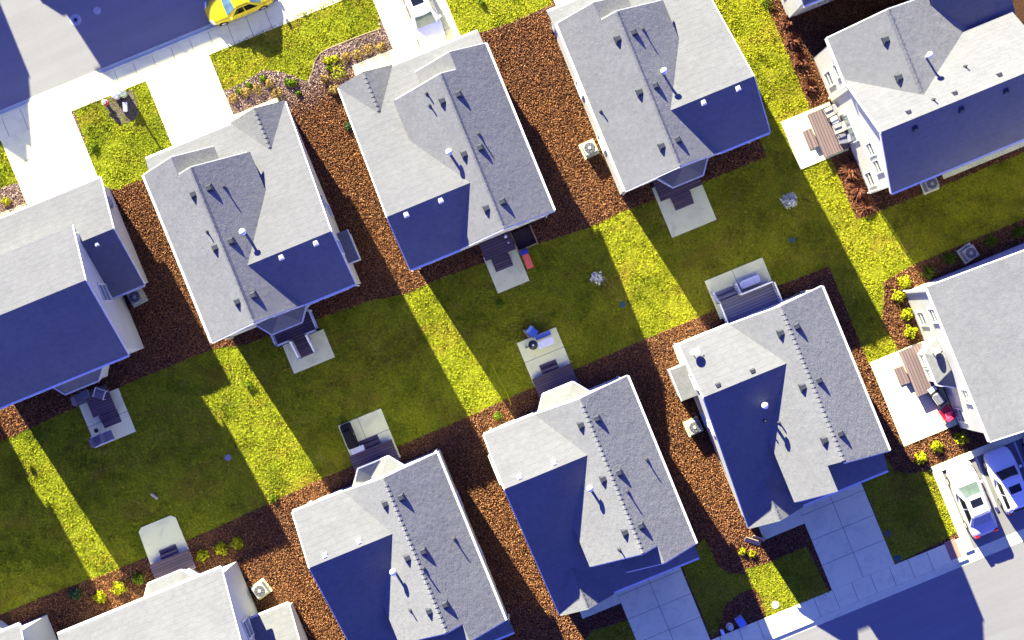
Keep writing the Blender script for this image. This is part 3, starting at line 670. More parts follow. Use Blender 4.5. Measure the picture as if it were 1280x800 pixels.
def house_right():
    root = thing('house', 'cream house at right edge with wide plain roof and small bay over red chair', 'house', (23.35, -12.4, 0), 0, 'cream houses on the right')
    T = lambda u, v, z: (u-23.35, -(v-12.4), z)
    e0 = 6.1; z = lambda u: e0+.45*(u-23.15)
    ru = 30.6
    w = MB(T); w.yprism([(23.36, 0), (23.36, z(23.36)-.17), (ru, z(ru)-.18), (37.8, z(23.36)-.17), (37.8, 0)], 7.68, 16.85); w.build('wall', 'siding', root)
    r = MB(T); r.slab([(23.15, 7.42), (ru, 7.42), (ru, 17.15), (23.15, 17.15)], lambda u, v: z(u)); r.slab([(ru, 7.42), (38.05, 7.42), (38.05, 17.15), (ru, 17.15)], lambda u, v: z(2*ru-u)); rf = r.build('roof', 'roof', root)
    rc = MB(T); ridge_caps(rc, (ru, 7.45, z(ru)), (ru, 17.1, z(ru)), w=.15, drop=.07); rc.build('ridge_cap', 'roof', rf)
    MB(T).box(23.02, 23.145, 7.42, 17.15, e0-.17, e0-.02).build('gutter', 'white_trim', root)
    t = MB(T)
    for v in (7.38, 17.19): t.bar((23.15, v, e0-.1), (ru, v, z(ru)-.1), .06, .2); t.bar((38.05, v, e0-.1), (ru, v, z(ru)-.1), .06, .2)
    each(t, 'rake_trim', 'white_trim', root)
    m = MB(T); m.prism([(23.37, 11.0), (22.5, 11.5), (22.5, 13.25), (23.37, 13.8)], 0, 2.7); wb = m.build('bay_wall', 'siding', root)
    E = [(23.34, 10.75, 2.8), (22.3, 11.35, 2.8), (22.3, 13.4, 2.8), (23.34, 14.0, 2.8)]; ap = [(23.3, 12.0, 3.5), (23.3, 12.8, 3.5)]
    m = MB(T); m.add(E+ap+[(x, y, q-.1) for x, y, q in E], [(0, 1, 4), (1, 2, 5, 4), (2, 3, 5), (0, 6, 7, 1), (1, 7, 8, 2), (2, 8, 9, 3), (6, 9, 8, 7), (0, 4, 5, 3, 9, 6)]); br = m.build('bay_roof', 'roof', root)
    m = MB(T)
    for p, q in zip(E[:-1], E[1:]): m.bar((p[0], p[1], p[2]-.05), (q[0], q[1], q[2]-.05), .1, .14)
    each(m, 'bay_gutter', 'white_trim', br)
    for v in (11.9, 12.85): put_window(wb, T(22.497, v, 1.6), 'x', -1, .7, 1.3)
    make_dish(root, T(22.75, 11.5, 3.05))
    for v, zz in ((9.5, 1.6), (15.9, 1.3), (9.3, 4.4), (14.5, 4.4)): put_window(root, T(23.357, v, zz), 'x', -1, .8, 1.4)
    put_vent(root, T(28.7, 9.0, z(28.7)), 'vent_dark', .95); put_vent(root, T(29.3, 12.5, z(29.3)), 'vent_dark', .95)
    MB(T).tube((23.28, 7.6, .1), (23.28, 7.6, 5.9), .045, n=8).build('downspout', 'white_trim', root)
house_right()
def house_sliver():
    root = thing('house', 'cream house showing only its lower corner at the top edge, above dark shaded ground', 'house', (23.1, 11, 0), 0, 'cream houses on the right')
    T = lambda u, v, z: (u-23.1, -v-11, z)
    w = MB(T); w.xprism([(-10.85, 0), (-10.85, 5.6), (-15.3, 8.1), (-19.8, 5.6), (-19.8, 0)], 23.1, 29.8); w.build('wall', 'siding', root)
    r = MB(T); z = lambda v: 8.3-.57*abs(v+15.3)
    r.slab([(22.85, -15.3), (30.1, -15.3), (30.1, -10.6), (22.85, -10.6)], lambda u, v: z(v)); r.slab([(22.85, -20.1), (30.1, -20.1), (30.1, -15.3), (22.85, -15.3)], lambda u, v: z(v)); r.build('roof', 'roof', root)
    MB(T).box(22.85, 30.1, -10.595, -10.47, 5.42, 5.57).build('gutter', 'white_trim', root)
    put_window(root, T(25.2, -10.847, 1.7), 'y', -1, .9, 1.3); put_window(root, T(23.098, -12.6, 1.7), 'x', -1, .8, 1.4)
house_sliver()

# ------------------------------------------------------------------ decks
def railing(parent, p, q, z, h=.95, sp=.13):
    """white railing from p to q standing on height z: two rails, balusters, end posts"""
    r = thing_part('railing', parent)
    p = np.array(p, float); q = np.array(q, float); L = np.linalg.norm(q-p)
    z0, z1 = (z, z) if not isinstance(z, tuple) else z
    m = MB().bar((*p, z0+h), (*q, z1+h), .10, .05); m.bar((*p, z0+.12), (*q, z1+.12), .05, .05)
    n = max(2, int(L/sp))
    for i in range(1, n):
        c = p+(q-p)*i/n; zz = z0+(z1-z0)*i/n; m.box(c[0]-.018, c[0]+.018, c[1]-.018, c[1]+.018, zz+.10, zz+h-.02)
    o = m.build('railing', 'white_trim', parent)
    for c, zz in ((p, z0), (q, z1)): MB().box(c[0]-.055, c[0]+.055, c[1]-.055, c[1]+.055, zz-.1, zz+h+.08).build('post', 'white_trim', o)
    return o
def thing_part(*a): return None
def deck(label, x0, x1, y0, y1, z, mat, steps, sdir, under='black_metal', nstep=3, rail=()):
    """platform with joists, boards as one patterned surface, and a flight of steps; steps=(a,b) span, sdir side"""
    root = thing('wooden_deck', label, 'deck', ((x0+x1)/2, (y0+y1)/2, 0), 0, 'back decks')
    ox, oy = (x0+x1)/2, (y0+y1)/2; T = lambda x, y, zz: (x-ox, y-oy, zz)
    MB(T).box(x0, x1, y0, y1, z-.05, z).build('deck_boards', mat, root)
    MB(T).box(x0+.05, x1-.05, y0+.05, y1-.05, z-.25, z-.052).build('rim_joist', mat, root)
    for px in (x0+.15, x1-.15):
        for py in (y0+.15, y1-.15): MB(T).box(px-.06, px+.06, py-.06, py+.06, -.05, z-.252).build('leg', 'rattan', root)
    a, b = steps
    m = MB(T); d = .29
    for i in range(nstep):
        zz = z-(i+1)*z/(nstep+.6); o = d*i
        if sdir == 'S': m.box(a, b, y0-o-d, y0-o-.01, 0.02, zz)
        if sdir == 'N': m.box(a, b, y1+o+.01, y1+o+d, 0.02, zz)
        if sdir == 'W': m.box(x0-o-d, x0-o-.01, a, b, 0.02, zz)
    m.build('steps', mat, root)
    # the railings are laid out in site coordinates, so parent them through an offset copy
    for r in rail:
        for o in [railing(root, (r[0]-ox, r[1]-oy), (r[2]-ox, r[3]-oy), r[4])]: pass
    return root
z = .85
deck('dark deck with white railings and a railed stair down to a small patio', -14.05, -11.25, 3.95, 5.3, z, 'deck_dark', (-13.05, -12.1), 'S', nstep=4,
     rail=[(-14.0, 5.25, -14.0, 4.0, z), (-14.0, 4.0, -13.1, 4.0, z), (-12.05, 4.0, -11.3, 4.0, z), (-11.3, 4.0, -11.3, 5.25, z), (-13.1, 3.98, -13.1, 2.78, (z, .1)), (-12.05, 3.98, -12.05, 2.78, (z, .1))])
deck('small dark deck with low steps beside the framed garden bed', -.12, 1.9, 4.0, 5.3, .5, 'deck_dark', (.22, 1.38), 'S', nstep=3)
deck('dark deck with steps onto the bare patio at top centre', 11.35, 14.15, 3.3, 4.7, .55, 'deck_dark', (12.05, 13.3), 'S', nstep=3)
deck('small dark deck with a chair on it beside two lounge chairs on a patio', -26.4, -24.9, 4.25, 5.9, .45, 'deck_dark', (-26.1, -24.95), 'S', nstep=3)
deck('purple brown deck with steps beside the black covered grill', -12.6, -9.75, -5.5, -4.0, .5, 'deck_dark', (-11.75, -10.5), 'N', nstep=2)
deck('purple brown deck with steps facing the round fire bowl patio', -.25, 2.35, -5.4, -3.87, .5, 'deck_dark', (.48, 1.58), 'N', nstep=2)
deck('purple brown deck by the patio slab with clipped corners', -26.65, -24.02, -6.8, -5.55, .5, 'deck_dark', (-25.88, -24.75), 'N', nstep=2)
z = .6
deck('grey deck with white railings and a pale bench at its edge', 12.2, 15.85, -5.3, -3.85, z, 'deck_grey', (12.3, 13.6), 'N', nstep=2,
     rail=[(12.2, -5.25, 12.2, -3.9, z), (12.2, -3.86, 12.15, -3.2, (z, .1)), (13.65, -3.2, 13.65, -3.86, (.1, z)), (13.7, -3.9, 15.8, -3.9, z), (15.8, -3.9, 15.8, -5.25, z)])
deck('brown deck with two steps beside the red chair', 21.47, 22.95, -13.97, -10.95, .6, 'deck_brown', (-13.0, -11.87), 'W', nstep=2)
deck('brown deck with a row of patio chairs against a cream house wall', 21.8, 23.56, 1.95, 4.85, .55, 'deck_brown', (2.78, 4.0), 'W', nstep=2)

# ------------------------------------------------------------------ air conditioners
def ac(label, x, y, rz=0):
    if 'ac' not in PROTO:
        root = thing('air_conditioner', label, 'air conditioner', (x, y, 0), rz, 'air conditioners beside the houses')
        MB().box(-.5, .5, -.5, .5, .0, .06).build('pad', 'concrete', root)
        b = MB().box(-.4, .4, -.4, .4, .065, .78).build('cabinet', 'ac_body', root, bevel=.05)
        MB().lathe((0, 0, .78), [(.33, .0), (.33, .02), (.29, .022)], 24).build('fan_grille', 'ac_dark', b)
        m = MB()
        for i in range(4): a = i*math.pi/4; m.bar((-.33*math.cos(a), -.33*math.sin(a), .815), (.33*math.cos(a), .33*math.sin(a), .815), .012, .01)
        m.lathe((0, 0, .8), [(.11, 0), (.1, .04)], 14)
        m.build('grille_wires', 'ac_body', b); PROTO['ac'] = root
        return root
    src = PROTO['ac']; r = src.copy(); COL.objects.link(r); r.location = (x, y, 0); r.rotation_euler = (0, 0, rz); r['label'] = label
    for c in src.children:
        k = inst(c, r)
        for g in c.children: inst(g, k)
    return r
ac('square air conditioner on sunny mulch by the top centre house', 8.5, 8.05, .05)
ac('square air conditioner on mulch beside the house with the rooftop dish', 7.95, -10.45, .04)
ac('pale air conditioner by the bottom left house, next to a black shadow', -20.85, -9.6, .25)
ac('air conditioner in deep shade below the low wing at left', -21.1, 10.2, .1)
ac('air conditioner in shade under the long dark roof at upper right', 27.3, -2.05, 0)
ac('air conditioner in shaded bed above the right edge house', 27.9, -6.95, .2)

# ------------------------------------------------------------------ plants
def leaf_cloud(n, r, h, size, seed, spiky=False, z0=.05):
    rg = np.random.default_rng(seed); V = np.empty((n, 4, 3))
    d = rg.normal(0, 1, (n, 3)); d /= np.linalg.norm(d, axis=1)[:, None]; d[:, 2] = np.abs(d[:, 2])
    lump = 1+.25*np.sin(d[:, 0]*5+seed)*np.cos(d[:, 1]*4+seed*2)
    rad = (rg.uniform(.35, 1, n)**.6*lump)[:, None]
    c = d*rad*np.array((r, r, h))+np.array((0, 0, z0))
    if spiky:
        a = rg.uniform(0, 2*math.pi, n); e = rg.uniform(.15, 1.25, n); L = rg.uniform(.55, 1.05, n)*r*1.25
        dr = np.c_[np.cos(a)*np.cos(e), np.sin(a)*np.cos(e), np.sin(e)*h/r*.8]; sd_ = np.c_[-np.sin(a), np.cos(a), np.zeros(n)]*size*.5
        b = rg.normal(0, r*.1, (n, 3)); b[:, 2] = z0
        V[:, 0] = b-sd_; V[:, 1] = b+sd_; V[:, 2] = b+dr*L[:, None]*.62+sd_*1.3; V[:, 3] = b+dr*L[:, None]-np.array((0, 0, .08))
    else:
        t = rg.normal(0, 1, (n, 3)); t /= np.linalg.norm(t, axis=1)[:, None]; b = np.cross(t, d+rg.normal(0, .4, (n, 3))); b /= np.linalg.norm(b, axis=1)[:, None]
        s = (size*rg.uniform(.6, 1.3, n))[:, None]
        V[:, 0] = c-t*s; V[:, 1] = c-b*s*.55; V[:, 2] = c+t*s; V[:, 3] = c+b*s*.55
    return V.reshape(-1, 3)
SEED = [10]
def shrub(label, x, y, r, h, mat, n=260, size=.075, spiky=False, name='shrub', group=None, cat='shrub'):
    SEED[0] += 1
    root = thing(name, label, cat, (x, y, 0), 0, group)
    o = scatter_mesh('foliage', leaf_cloud(n, r, h, size, SEED[0], spiky), 4, mat); o.parent = root
    m = MB()
    for i in range(4):
        a = i*1.57+SEED[0]; m.tube((0, 0, -.02), (math.cos(a)*r*.5, math.sin(a)*r*.5, h*.6), .018, .008, 6)
    m.build('stem', 'rattan', root); return root
G = 'lime shrubs around the right edge house'
for p, r, lab in (((1130, 353), .42, 'pale lime shrub at the corner of the bed nearest the sunlit lawn'), ((1123, 371), .44, 'round lime shrub second from the top of the right bed'),
                  ((1133, 393), .42, 'lime shrub third from top between bright lawn and cream wall'), ((1137, 415), .44, 'lime shrub just above the brown deck corner'),
                  ((1150, 572), .40, 'lime shrub leftmost of three below the white patio'), ((1170, 558), .40, 'middle lime shrub of three below the white patio'), ((1201, 547), .44, 'largest lime shrub beside the red chair, rightmost of three')):
    x, y = at(*p); shrub(lab, x, y, r, .5, 'leaf_lime', 340, .07, group=G)
G = 'shrubs in the lower left bed'
for x, y, r, mat, lab in ((-30.35, -6.25, .42, 'leaf_lime', 'bright lime shrub in sunlit mulch at lower left, left of a pair'), (-29.0, -6.15, .5, 'leaf_lime', 'bright lime shrub half in sun, right of a pair at lower left'),
                     (-27.7, -6.1, .42, 'leaf_green', 'green shrub in shade left of the clipped corner patio deck'), (-23.45, -6.25, .42, 'leaf_lime', 'shaded yellow shrub nearest the deck, first of three in dark mulch'),
                     (-22.25, -6.3, .45, 'leaf_lime', 'shaded yellow shrub in the middle of three in dark mulch'), (-21.15, -6.35, .42, 'leaf_lime', 'shaded yellow shrub rightmost of three in dark mulch'), (-31.7, -5.5, .4, 'leaf_dark', 'dark green shrub low in the shaded lower left bed')):
    shrub(lab, x, y, r, .45, mat, 320, .07, group=G)
G = 'shrubs in the street front beds'
q = lambda x, y: at(280+x/6.095, 30+y/6.095)
for px, r, h, mat, lab in (((75, 565), .32, .4, 'leaf_gold', 'golden shrub at the left end of the left front bed'), ((165, 525), .36, .42, 'leaf_gold', 'golden brown shrub second from left in the left front bed'),
    ((258, 495), .4, .42, 'leaf_gold', 'low golden shrub third from left in the left front bed'), ((352, 452), .34, .5, 'leaf_gold', 'taller golden shrub between pale mulch and porch walk'),
    ((405, 525), .38, .5, 'leaf_gold', 'orange golden shrub touching the corner of the left porch roof'), ((115, 508), .2, .25, 'leaf_green', 'tiny green shrub at the lawn edge of left front bed'), ((192, 470), .2, .25, 'leaf_green', 'tiny green shrub at lawn edge near golden shrubs'),
    ((298, 420), .22, .4, 'leaf_green', 'narrow green shrub beside the tip of pale mulch'), ((488, 448), .26, .3, 'leaf_green', 'green shrub in pale mulch, left of a touching pair'), ((530, 452), .26, .3, 'leaf_green', 'green shrub in pale mulch, right of a touching pair'),
    ((568, 530), .16, .2, 'leaf_green', 'tiny green sprig in pale mulch near the mulch gap'),
    ((875, 365), .55, .55, 'leaf_lime', 'large lime shrub in front of the second porch roof'), ((790, 285), .26, .4, 'leaf_lime', 'small lime shrub up left of the large lime one'), ((845, 270), .28, .4, 'leaf_lime', 'small lime shrub up right of the large lime one'), ((800, 340), .22, .3, 'leaf_green', 'small green shrub at left side of large lime shrub'),
    ((925, 255), .36, .42, 'leaf_gold', 'golden brown shrub leftmost of four beside the white walk'), ((1010, 235), .38, .42, 'leaf_gold', 'golden brown shrub second of four beside the white walk'), ((1100, 195), .38, .42, 'leaf_gold', 'golden brown shrub third of four beside the white walk'),
    ((1195, 175), .36, .42, 'leaf_gold', 'golden brown shrub beside the driveway with white car'), ((775, 420), .34, .4, 'leaf_gold', 'brown shrub left of the large lime shrub'), ((830, 505), .34, .4, 'leaf_gold', 'orange brown shrub at the eave corner of the middle house')):
    x, y = q(*px); shrub(lab, x, y, r, h, mat, 230, .06, group=G)
G = 'red brown tufts along the right cream wall'
for p, r, lab in (((985, 26), .5, 'dark red tuft at the top end of right mulch strip'), ((991, 50), .5, 'red brown tuft second from top of the right mulch strip'), ((1000, 76), .55, 'red brown tuft midway above the brown deck'), ((1012, 108), .55, 'red tuft just above the deck with patio chairs'), ((1063, 212), .75, 'tall spiky red tuft just below the deck with patio chairs'), ((1072, 236), .7, 'spiky red tuft in lower mulch beside cream wall'), ((1083, 258), .6, 'lowest spiky red tuft at the end of mulch strip')):
    x, y = at(*p); shrub(lab, x, y, r, .55, 'leaf_red', 240, .05, True, 'tufted_plant', G, 'plant')
G = 'pale green plants in the shaded bed'
for p, lab in (((1160, 340), 'green spiky plant at the sunlit end of the shaded bed'), ((1186, 322), 'pale green plant left of the shaded air conditioner'), ((1238, 302), 'pale green plant right of the shaded air conditioner'), ((1271, 290), 'pale plant farthest right in the shaded bed')):
    x, y = at(*p); shrub(lab, x, y, .5, .6, 'leaf_green', 130, .05, True, 'tufted_plant', G, 'plant')
for p, r, mat, lab in (((928, 689), .24, 'leaf_lime', 'small lime plant left of pair in the bed below the dish house'), ((940, 692), .24, 'leaf_lime', 'small lime plant right of pair in the bed below the dish house'), ((342, 622), .3, 'leaf_green', 'sparse green plant in sunlit mulch above bottom centre left house'),
                  ((622, 520), .3, 'leaf_green', 'green plant in sunlit mulch at corner left of the pale bay house'), ((117, 184), .26, 'leaf_green', 'small dark green shrub on the lawn with the hydrant'), ((9, 252), .3, 'leaf_lime', 'lime shrub in bed at the far left edge'), ((602, 3), .22, 'leaf_green', 'small dark green shrub on lawn right of the white car'),
                  ((312, 482), .3, 'leaf_green', 'green weed clump in the leftmost wide sunlit lawn strip'), ((626, 380), .24, 'leaf_green', 'small green clump below the red slide'), ((958, 4), .45, 'leaf_green', 'bright green shrub standing in for a plastic item at the top edge between lawn strip and mulch'), ((436, 158), .3, 'leaf_dark', 'dark coiled plant in mulch left of the middle house')):  # the top-edge shrub stands in for a bright green plastic item
    x, y = at(*p); shrub(lab, x, y, r, .32, mat, 170, .06)
def sapling(label, x, y, r, h, mat, n, lean=(0, 0)):
    SEED[0] += 1; rg = random.Random(SEED[0])
    root = thing('sapling', label, 'small tree', (x, y, 0), 0)
    m = MB().tube((0, 0, -.05), (lean[0], lean[1], h*.75), .035, .018, 8); m.build('trunk', 'leaf_dry', root)
    b = MB()
    for i in range(9):
        a = i*2.4; e = rg.uniform(.2, .7); b.tube((lean[0]*.6, lean[1]*.6, h*rg.uniform(.35, .7)), (lean[0]+math.cos(a)*r*.8, lean[1]+math.sin(a)*r*.8, h*e+.4), .014, .005, 5)
    b.build('limb', 'leaf_dry', root)
    o = scatter_mesh('crown', leaf_cloud(n, r, h*.4, .10, SEED[0], z0=h*.55), 4, mat); o.parent = root
    return root
sapling('white blossomed sapling on the dark lawn at top right of centre', *at(984, 252), .5, 1.2, 'leaf_white', 230)
sapling('thin white leaning sapling on the dark lawn beside the middle sunlit strip', *at(746, 348), .42, 1.0, 'leaf_white', 120, (.25, -.3))

# ------------------------------------------------------------------ cars
def car(label, x, y, rz, L, W, Hh, paint, kind='sedan', glassm='car_glass', roofglass=True, group=None, rear=None):
    root = thing('parked_car', label, 'car', (x, y, 0), rz, group)
    w = W/2; suv = kind == 'suv'; bug = kind == 'coupe'
    hb = Hh*(.64 if suv else .64)                       # belt height
    if bug: prof = [(-.5, .60, .42), (-.485, .78, .52), (-.42, .90, .72), (-.30, .985, .86), (-.1, 1.0, .92), (.15, 1.0, .93), (.27, .98, .90), (.36, .93, .82), (.44, .82, .66), (.485, .64, .50), (.5, .45, .42)]
    elif suv: prof = [(-.5, .80, .62), (-.485, .90, .80), (-.44, .95, .99), (-.3, .99, 1.03), (-.05, 1.0, 1.04), (.15, 1.0, 1.03), (.24, .99, 1.0), (.34, .97, .95), (.43, .90, .85), (.485, .72, .66), (.5, .55, .55)]
    else: prof = [(-.5, .74, .58), (-.49, .86, .82), (-.44, .93, .94), (-.3, .98, .97), (-.1, 1.0, .95), (.15, 1.0, .95), (.24, .99, .93), (.34, .96, .86), (.43, .88, .76), (.485, .70, .60), (.5, .52, .48)]
    ring = [(-.88, .16), (-.99, .30), (-1.0, .55), (-.97, .80), (-.87, .95), (-.5, 1.0), (0, 1.015), (.5, 1.0), (.87, .95), (.97, .80), (1.0, .55), (.99, .30), (.88, .16)]
    m = MB(); vs = []; fs = []; n = len(ring)
    for fx, fw, zt in prof:
        for ry, rzz in ring:
            zz = .17+(zt-.17)*((rzz-.16)/.84); vs.append((fx*L, ry*w*fw, zz))
    for k in range(len(prof)-1):
        for i in range(n-1): fs.append((k*n+i, k*n+i+1, (k+1)*n+i+1, (k+1)*n+i))
        fs.append((k*n+n-1, k*n, (k+1)*n, (k+1)*n+n-1))
    fs += [tuple(range(n)), tuple(range((len(prof)-1)*n, len(prof)*n))]
    body = m.add(vs, fs).build('body', paint, root, True, subsurf=2)
    # greenhouse
    if bug: xb = (-.34, .22); xt = (-.16, .06); tw = .60
    elif suv: xb = (-.475, .20); xt = (-.41, .055); tw = .72
    else: xb = (-.36, .225); xt = (-.21, .055); tw = .66
    zb = (1.0 if suv else .90)*1.0; zt = Hh
    def ringpts(x0, x1, hw, z, f=.10):
        c = (x1-x0)*L*f; return [(x0*L, -hw+c*.5, z), (x0*L+c*.5, -hw, z), (x1*L-c*.5, -hw, z), (x1*L, -hw+c*.6, z), (x1*L+.05, 0, z), (x1*L, hw-c*.6, z), (x1*L-c*.5, hw, z), (x0*L+c*.5, hw, z), (x0*L, hw-c*.5, z), (x0*L-.03, 0, z)]
    r0 = ringpts(*xb, w*.90, zb-.06); r1 = ringpts(*xt, w*tw, zt-.05); r2 = ringpts(xt[0]+.03, xt[1]-.03, w*tw*.78, zt)
    N = len(r0); m = MB(); fs = []
    for k in range(2): fs += [(k*N+i, k*N+(i+1) % N, (k+1)*N+(i+1) % N, (k+1)*N+i) for i in range(N)]
    fs += [tuple(range(2*N, 3*N)), tuple(range(N-1, -1, -1))]
    m.add(r0+r1+r2, fs).build('roof', paint, root, bevel=.025)
    def lerp(a, b, t): return tuple(a[i]+(b[i]-a[i])*t for i in range(3))
    def panel(name, i, j, t0, t1, s0, s1, mat):
        """glass on the greenhouse facet between ring points i and j"""
        a0, b0, a1, b1 = r0[i], r0[j], r1[i], r1[j]
        P = []
        for s, t in ((s0, t0), (s1, t0), (s1, t1), (s0, t1)): P.append(lerp(lerp(a0, b0, s), lerp(a1, b1, s), t))
        nn = np.cross(np.array(P[1])-np.array(P[0]), np.array(P[3])-np.array(P[0])); nn /= np.linalg.norm(nn)
        cen = np.mean(P, 0); 
        if np.dot(nn[:2], cen[:2]-np.array(((xb[0]+xb[1])/2*L, 0))) < 0: nn = -nn
        return P, nn
    def glassq(name, specs, mat):
        m = MB()
        for sp in specs:
            P, nn = panel(name, *sp, mat); m.hexa([tuple(np.array(p)-nn*.02) for p in P], [tuple(np.array(p)+nn*.012) for p in P])
        return m.build(name, mat, root)
    glassq('windshield', [(3, 4, .10, .95, .03, 1.0), (4, 5, .10, .95, .0, .97)], glassm)
    glassq('rear_window', [(8, 9, .14, .92, .08, 1.0), (9, 0, .14, .92, .0, .92)], rear or glassm)
    glassq('side_window', [(6, 7, .16, .88, .10, .48)], 'car_glass_dark'); glassq('side_window', [(6, 7, .16, .88, .52, .93)], 'car_glass_dark')
    glassq('side_window', [(1, 2, .16, .88, .07, .48)], 'car_glass_dark'); glassq('side_window', [(1, 2, .16, .88, .52, .90)], 'car_glass_dark')
    if roofglass:
        cx = (xt[0]+xt[1])/2*L+.22
        MB().box(cx-.24, cx+.24, -.37, .37, zt-.03, zt+.012).build('sunroof', 'car_glass_dark', root, bevel=.01)
    for s in (-1, 1):
        mm = MB().box(xb[1]*L-.32, xb[1]*L-.16, s*(w+.02)-.09, s*(w+.02)+.09, zb-.02, zb+.13).build('mirror', paint, root, bevel=.03)
        MB().hexa([(.455*L, s*w*.5, .52), (.485*L, s*w*.45, .50), (.455*L, s*w*.84, .54), (.43*L, s*w*.86, .56)], [(.445*L, s*w*.5, .74), (.475*L, s*w*.45, .66), (.44*L, s*w*.82, .71), (.415*L, s*w*.84, .76)]).build('headlight', 'lamp_glass', root)
        MB().box(-.497*L, -.462*L, s*w*.68-.14, s*w*.68+.14, .66, .84).build('tail_light', 'tail_red', root)
        for fx in (-.30, .31):
            t = MB().tube((fx*L, s*(w-.22), .32), (fx*L, s*(w-.005), .32), .325, n=22).build('tyre', 'rubber', root, bevel=.03)
            MB().tube((fx*L, s*(w-.02), .32), (fx*L, s*(w+.012), .32), .20, .16, 14).build('rim', 'rim', t)
    return root
N_, S_ = math.pi/2, -math.pi/2
car('bright yellow compact coupe parked at the kerb at top left', -8.25, 24.72, math.pi, 4.3, 1.78, 1.46, 'paint_yellow', 'coupe', 'car_glass_blue', False)
car('white car with sunroof on the driveway at top centre', 2.05, 19.75, S_, 4.7, 1.86, 1.55, 'paint_whitecar', 'suv', 'car_glass', group='pale cars')
car('pearl white sedan in full sun at the left end of the car park', 22.2, -21.1, N_, 4.75, 1.84, 1.44, 'paint_pearl', 'sedan', 'car_glass', rear='car_glass_blue', group='pale cars')
car('pale blue hatchback in shade, second from left in the car park', 24.7, -20.85, N_, 4.1, 1.84, 1.5, 'paint_bluewhite', 'suv', 'car_glass_dark', group='pale cars')
car('pale car cut by the right edge of the photo, third in the car park', 27.4, -20.9, N_, 4.5, 1.84, 1.46, 'paint_bluewhite', 'sedan', 'car_glass_dark', False, group='pale cars')

# ------------------------------------------------------------------ garden and street things
# kettle grill, covered grills
x, y = .62, -1.93
t = thing('kettle_grill', 'round black kettle grill with three legs on the patio slab', 'grill', (x, y, .07))
MB().lathe((0, 0, .45), [(.08, 0), (.24, .08), (.30, .22), (.30, .26)], 20).build('bowl', 'black_metal', t, True)
l = MB().lathe((0, 0, .71), [(.305, 0), (.27, .12), (.15, .2), (.03, .22)], 20).build('lid', 'black_metal', t, True)
MB().lathe((0, 0, .92), [(.05, 0), (.055, .04), (.02, .06)], 10).build('knob', 'vent_white', l)
for i in range(3): a = i*2.1; MB().tube((.12*math.cos(a), .12*math.sin(a), .5), (.3*math.cos(a), .3*math.sin(a), 0), .014, n=6).build('leg', 'metal_grey', t)
MB().tube((-.42, .03, .1), (-.42, -.03, .1), .09, n=14).build('wheel', 'black_metal', t)
# pale outdoor table with a blue bench behind it
t = thing('outdoor_table', 'pale rectangular patio table beside the round black grill', 'table', (1.42, -2.05, .07), 0)
MB().box(-.55, .5, -.28, .2, .66, .71).build('tabletop', 'white_plastic', t, bevel=.015)
for sx in (-.48, .43):
    for sy in (-.22, .14): MB().tube((sx, sy, 0), (sx, sy, .655), .022, n=8).build('leg', 'metal_grey', t)
t = thing('bench', 'blue grey bench on the patio behind the pale table', 'bench', (1.42, -1.62, .07), 0)
MB().box(-.5, .5, -.13, .13, .38, .43).build('seat', 'blue_cloth', t, bevel=.01); MB().box(-.5, .5, .13, .17, .5, .72).build('backrest', 'metal_grey', t)
for sx in (-.44, .44): MB().box(sx-.025, sx+.025, -.12, .16, 0, .378).build('leg', 'metal_grey', t)
t = thing('camp_chair', 'blue canvas chair on grass at the patio edge near the round grill', 'chair', (.92, -1.22, .02), .5)
MB().slab([(-.26, -.24), (.26, -.24), (.26, .22), (-.26, .22)], lambda a, b: .36-.1*(b+.24), .03).build('seat', 'blue_cloth', t)
MB().hexa([(-.27, .2, .33), (.27, .2, .33), (.27, .24, .33), (-.27, .24, .33)], [(-.25, .38, .78), (.25, .38, .78), (.25, .41, .78), (-.25, .41, .78)]).build('backrest', 'blue_cloth', t)
for sx in (-.24, .24):
    for sy in (-.2, .2): MB().tube((sx, sy, 0), (-sx*.9, sy*.8, .34), .012, n=6).build('leg', 'metal_grey', t)
t = thing('cushion', 'tan garden cushion lying beside the blue canvas chair', 'cushion', (.52, -1.12, .03), .3)
MB().box(-.09, .09, -.3, .3, 0, .14).build('pad', 'tan_cloth', t, bevel=.05); MB().box(-.075, .075, -.31, -.12, .142, .2).build('pillow', 'cushion', t, bevel=.03)
# black covered grill + deck box
x, y = at(437.5, 544.5)
t = thing('covered_grill', 'long grill under a black cloth cover on the patio', 'grill', (x, y, .07), .0)
MB().hexa([(-.36, -.82, .02), (.36, -.82, .02), (.36, .82, .02), (-.36, .82, .02)], [(-.30, -.78, .88), (.30, -.78, .88), (.30, .78, .88), (-.30, .78, .88)]).build('cover', 'black_cloth', t, bevel=.1)
MB().hexa([(-.25, -.42, .87), (.25, -.42, .87), (.25, .42, .87), (-.25, .42, .87)], [(-.14, -.38, 1.08), (.14, -.38, 1.08), (.14, .38, 1.08), (-.14, .38, 1.08)]).build('cover_hood', 'black_cloth', t, bevel=.06)
MB().box(.31, .335, -.04, .1, .5, .56).build('handle', 'vent_white', t)
x, y = at(448.5, 562.5)
t = thing('storage_box', 'small white storage box between black covered grill and deck', 'box', (x, y, .07), 0)
MB().box(-.42, .42, -.22, .22, 0, .36).build('box_body', 'white_plastic', t, bevel=.02); MB().box(-.44, .44, -.24, .24, .364, .41).build('lid', 'vent_white', t, bevel=.015)
# white bench at the grey deck
t = thing('storage_bench', 'pale storage bench on the patio against the grey deck railing', 'bench', (14.58, -3.42, .07), 0)
MB().box(-.62, .62, -.22, .22, 0, .44).build('bench_box', 'white_plastic', t, bevel=.02); MB().box(-.65, .65, -.25, .25, .444, .5).build('seat', 'vent_white', t, bevel=.02)
